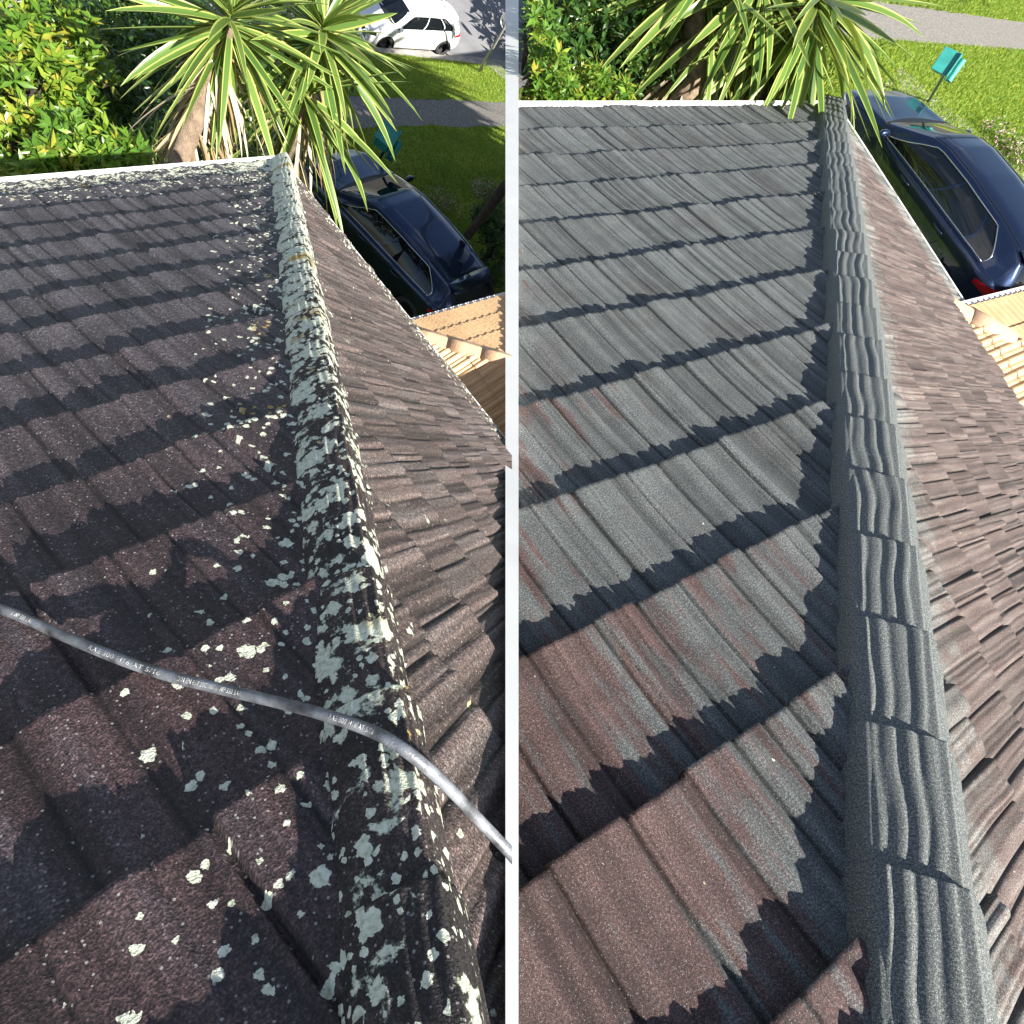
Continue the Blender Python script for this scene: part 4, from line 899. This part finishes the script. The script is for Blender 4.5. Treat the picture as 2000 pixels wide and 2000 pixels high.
yucca('yucca_shoots', 'low striped yucca shoots between the brown trunk and the end of the cleaned roof', [(1430, 215, 11.15, 34, -.4, 1), (1530, 190, 11.27, 34, -.4, 1)], 1.15, .045, 2.0, None, .05, False)

# ------------------------------------------------------------------ hose lying across the lichen roof
hp = [(-90, 1160, .03), (25, 1198, .03), (110, 1236, .03), (230, 1286, .04), (330, 1320, .045), (450, 1350, .05), (560, 1376, .065), (640, 1398, .085), (730, 1430, .088), (800, 1472, .085), (870, 1532, .07), (930, 1596, .055), (986, 1655, .05), (1010, 1682, .05)]
def roof_d(px, py, lift):
    r = ray(px, py); ds = []
    for n_ in (LH['nL'], LH['nR']): ds.append(((LH['C'] + n_ * lift - CAMP) @ n_) / (r @ n_))
    return max(ds)
P = np.array([at_d(a, b_, roof_d(a, b_, c)) for a, b_, c in hp])
def crom(P, n=12):
    out = []
    for i in range(len(P) - 1):
        p0, p1, p2, p3 = P[max(i - 1, 0)], P[i], P[i + 1], P[min(i + 2, len(P) - 1)]
        for t in np.linspace(0, 1, n, endpoint=False): out.append(.5 * (2 * p1 + (p2 - p0) * t + (2 * p0 - 5 * p1 + 4 * p2 - p3) * t * t + (-p0 + 3 * p1 - 3 * p2 + p3) * t ** 3))
    out.append(P[-1]); return np.array(out)
HP = crom(P); HR = .0068
hose = empty('hose', P[0]); tag(hose, 'scuffed dark pressure hose lying across the lichen-covered hip', 'hose')
g = MB(); g.tube(HP, HR, 16); o = g.build('hose_tube', M['hose_rubber'], hose, smooth=True); clip(o, [SEAM_L])
arc = np.concatenate([[0], np.cumsum(np.linalg.norm(np.diff(HP, axis=0), axis=1))])
def hose_text(txt, px0, px1, flip=False):
    pr_ = lambda p: 1000 + FPX * ((p - CAMP) @ MW[:, 0]) / -((p - CAMP) @ MW[:, 2])
    xs = np.array([pr_(p) for p in HP]); s0, s1 = np.interp(px0, xs, arc), np.interp(px1, xs, arc)
    cu = bpy.data.curves.new('txt', 'FONT'); cu.body = txt; cu.size = 1.0; cu.resolution_u = 2; to = bpy.data.objects.new('txt', cu); col.objects.link(to)
    bpy.context.view_layer.update(); me = bpy.data.meshes.new_from_object(to.evaluated_get(bpy.context.evaluated_depsgraph_get())); bpy.data.objects.remove(to)
    v = np.array([x.co[:] for x in me.vertices]); F = [tuple(p.vertices) for p in me.polygons]; x = v[:, 0] / v[:, 0].max(); y = (v[:, 1] - .35) * .0078
    sarc = s0 + x * (s1 - s0); C = np.stack([np.interp(sarc, arc, HP[:, k]) for k in range(3)], 1); C2 = np.stack([np.interp(sarc + .004, arc, HP[:, k]) for k in range(3)], 1)
    t = C2 - C; t /= np.linalg.norm(t, axis=1, keepdims=True); toc = CAMP - C; toc -= (toc * t).sum(1, keepdims=True) * t; toc /= np.linalg.norm(toc, axis=1, keepdims=True); up_ = np.cross(toc, t)
    th = y / HR; V = C + (toc * np.cos(th)[:, None] + up_ * np.sin(th)[:, None]) * (HR + .0004)
    mesh_obj('printed_text', V, F, M['print_white'], hose, smooth=False); bpy.data.meshes.remove(me)
hose_text('6 WP 330 BAR', 30, 70); hose_text('RAE 300 H16 AT 5/16', 180, 320); hose_text('DIN EN 857 2SC 10/16 WP 330 BAR', 352, 478); hose_text('RAE 300 H16 AT 5/16', 648, 735)

# ------------------------------------------------------------------ grass
def grass(name, label, P, h, w):
    n = len(P); th = RS.rand(n) * 6.28; lean = RS.normal(size=(n, 2)) * .45; sx = np.stack([np.cos(th), np.sin(th), np.zeros(n)], 1) * w
    tip = P + np.stack([lean[:, 0] * h, lean[:, 1] * h, h * RS.uniform(.5, 1.2, n)], 1)
    V = np.stack([P - sx, P + sx, tip], 1).reshape(-1, 3); F = np.arange(n * 3).reshape(-1, 3); U = np.zeros((n, 3, 2)); U[..., 1] = RS.rand(n)[:, None]
    tag(mesh_obj(name, V, F, M['grass_blade'], None, U.reshape(-1, 2), smooth=False), label, None, None, 'stuff')
def inframe(P, x0, x1):
    c = (P - CAMP) @ MW; z = -c[:, 2]; px = 1000 + FPX * c[:, 0] / z; py = 1000 - FPX * c[:, 1] / z; return (z > 0) & (px > x0) & (px < x1) & (py > -60) & (py < 640)
n = 260000; d = RS.uniform(5.5, DK - .02, n); t = RS.uniform(tC - 12, tC + 4, n)
fa, fb = dline((735, 250), (986, 246), 0.05, 3), dline((735, 190), (986, 198), 0.05, 4)
tg = np.linspace(tC - 12, tC + 4, 200); lo = np.interp(t, tg, [fa(x) for x in tg]); hi = np.interp(t, tg, [fb(x) for x in tg])
ok = ~((d > lo + .01) & (d < hi - .01)); d, t = d[ok], t[ok]; P = DN * d[:, None] + TN * t[:, None]; P[:, 2] = np.where(d > D0, -SL * (d - D0), 0)
P = P[inframe(P, 560, 1010)]; grass('grass', 'short green grass of the sloping lawn', P, .05, .009)
n = 420000; P = np.stack([RS.uniform(-3, 9, n), RS.uniform(12, 48, n), np.full(n, ZT)], 1); P = P[inframe(P, 1560, 2060)]
c = (P - b0 * 0 - a0); dr = nrm(a1 - a0); nr_ = np.cross(Zv, dr); wd = (b0 * 0 + (tz(1890, 28) - a0)) @ nr_; s_ = (P - a0) @ nr_ / wd; P = P[(s_ < 0.02) | (s_ > .98)]
grass('grass', 'short green grass of the raised lawn', P, .08, .014)
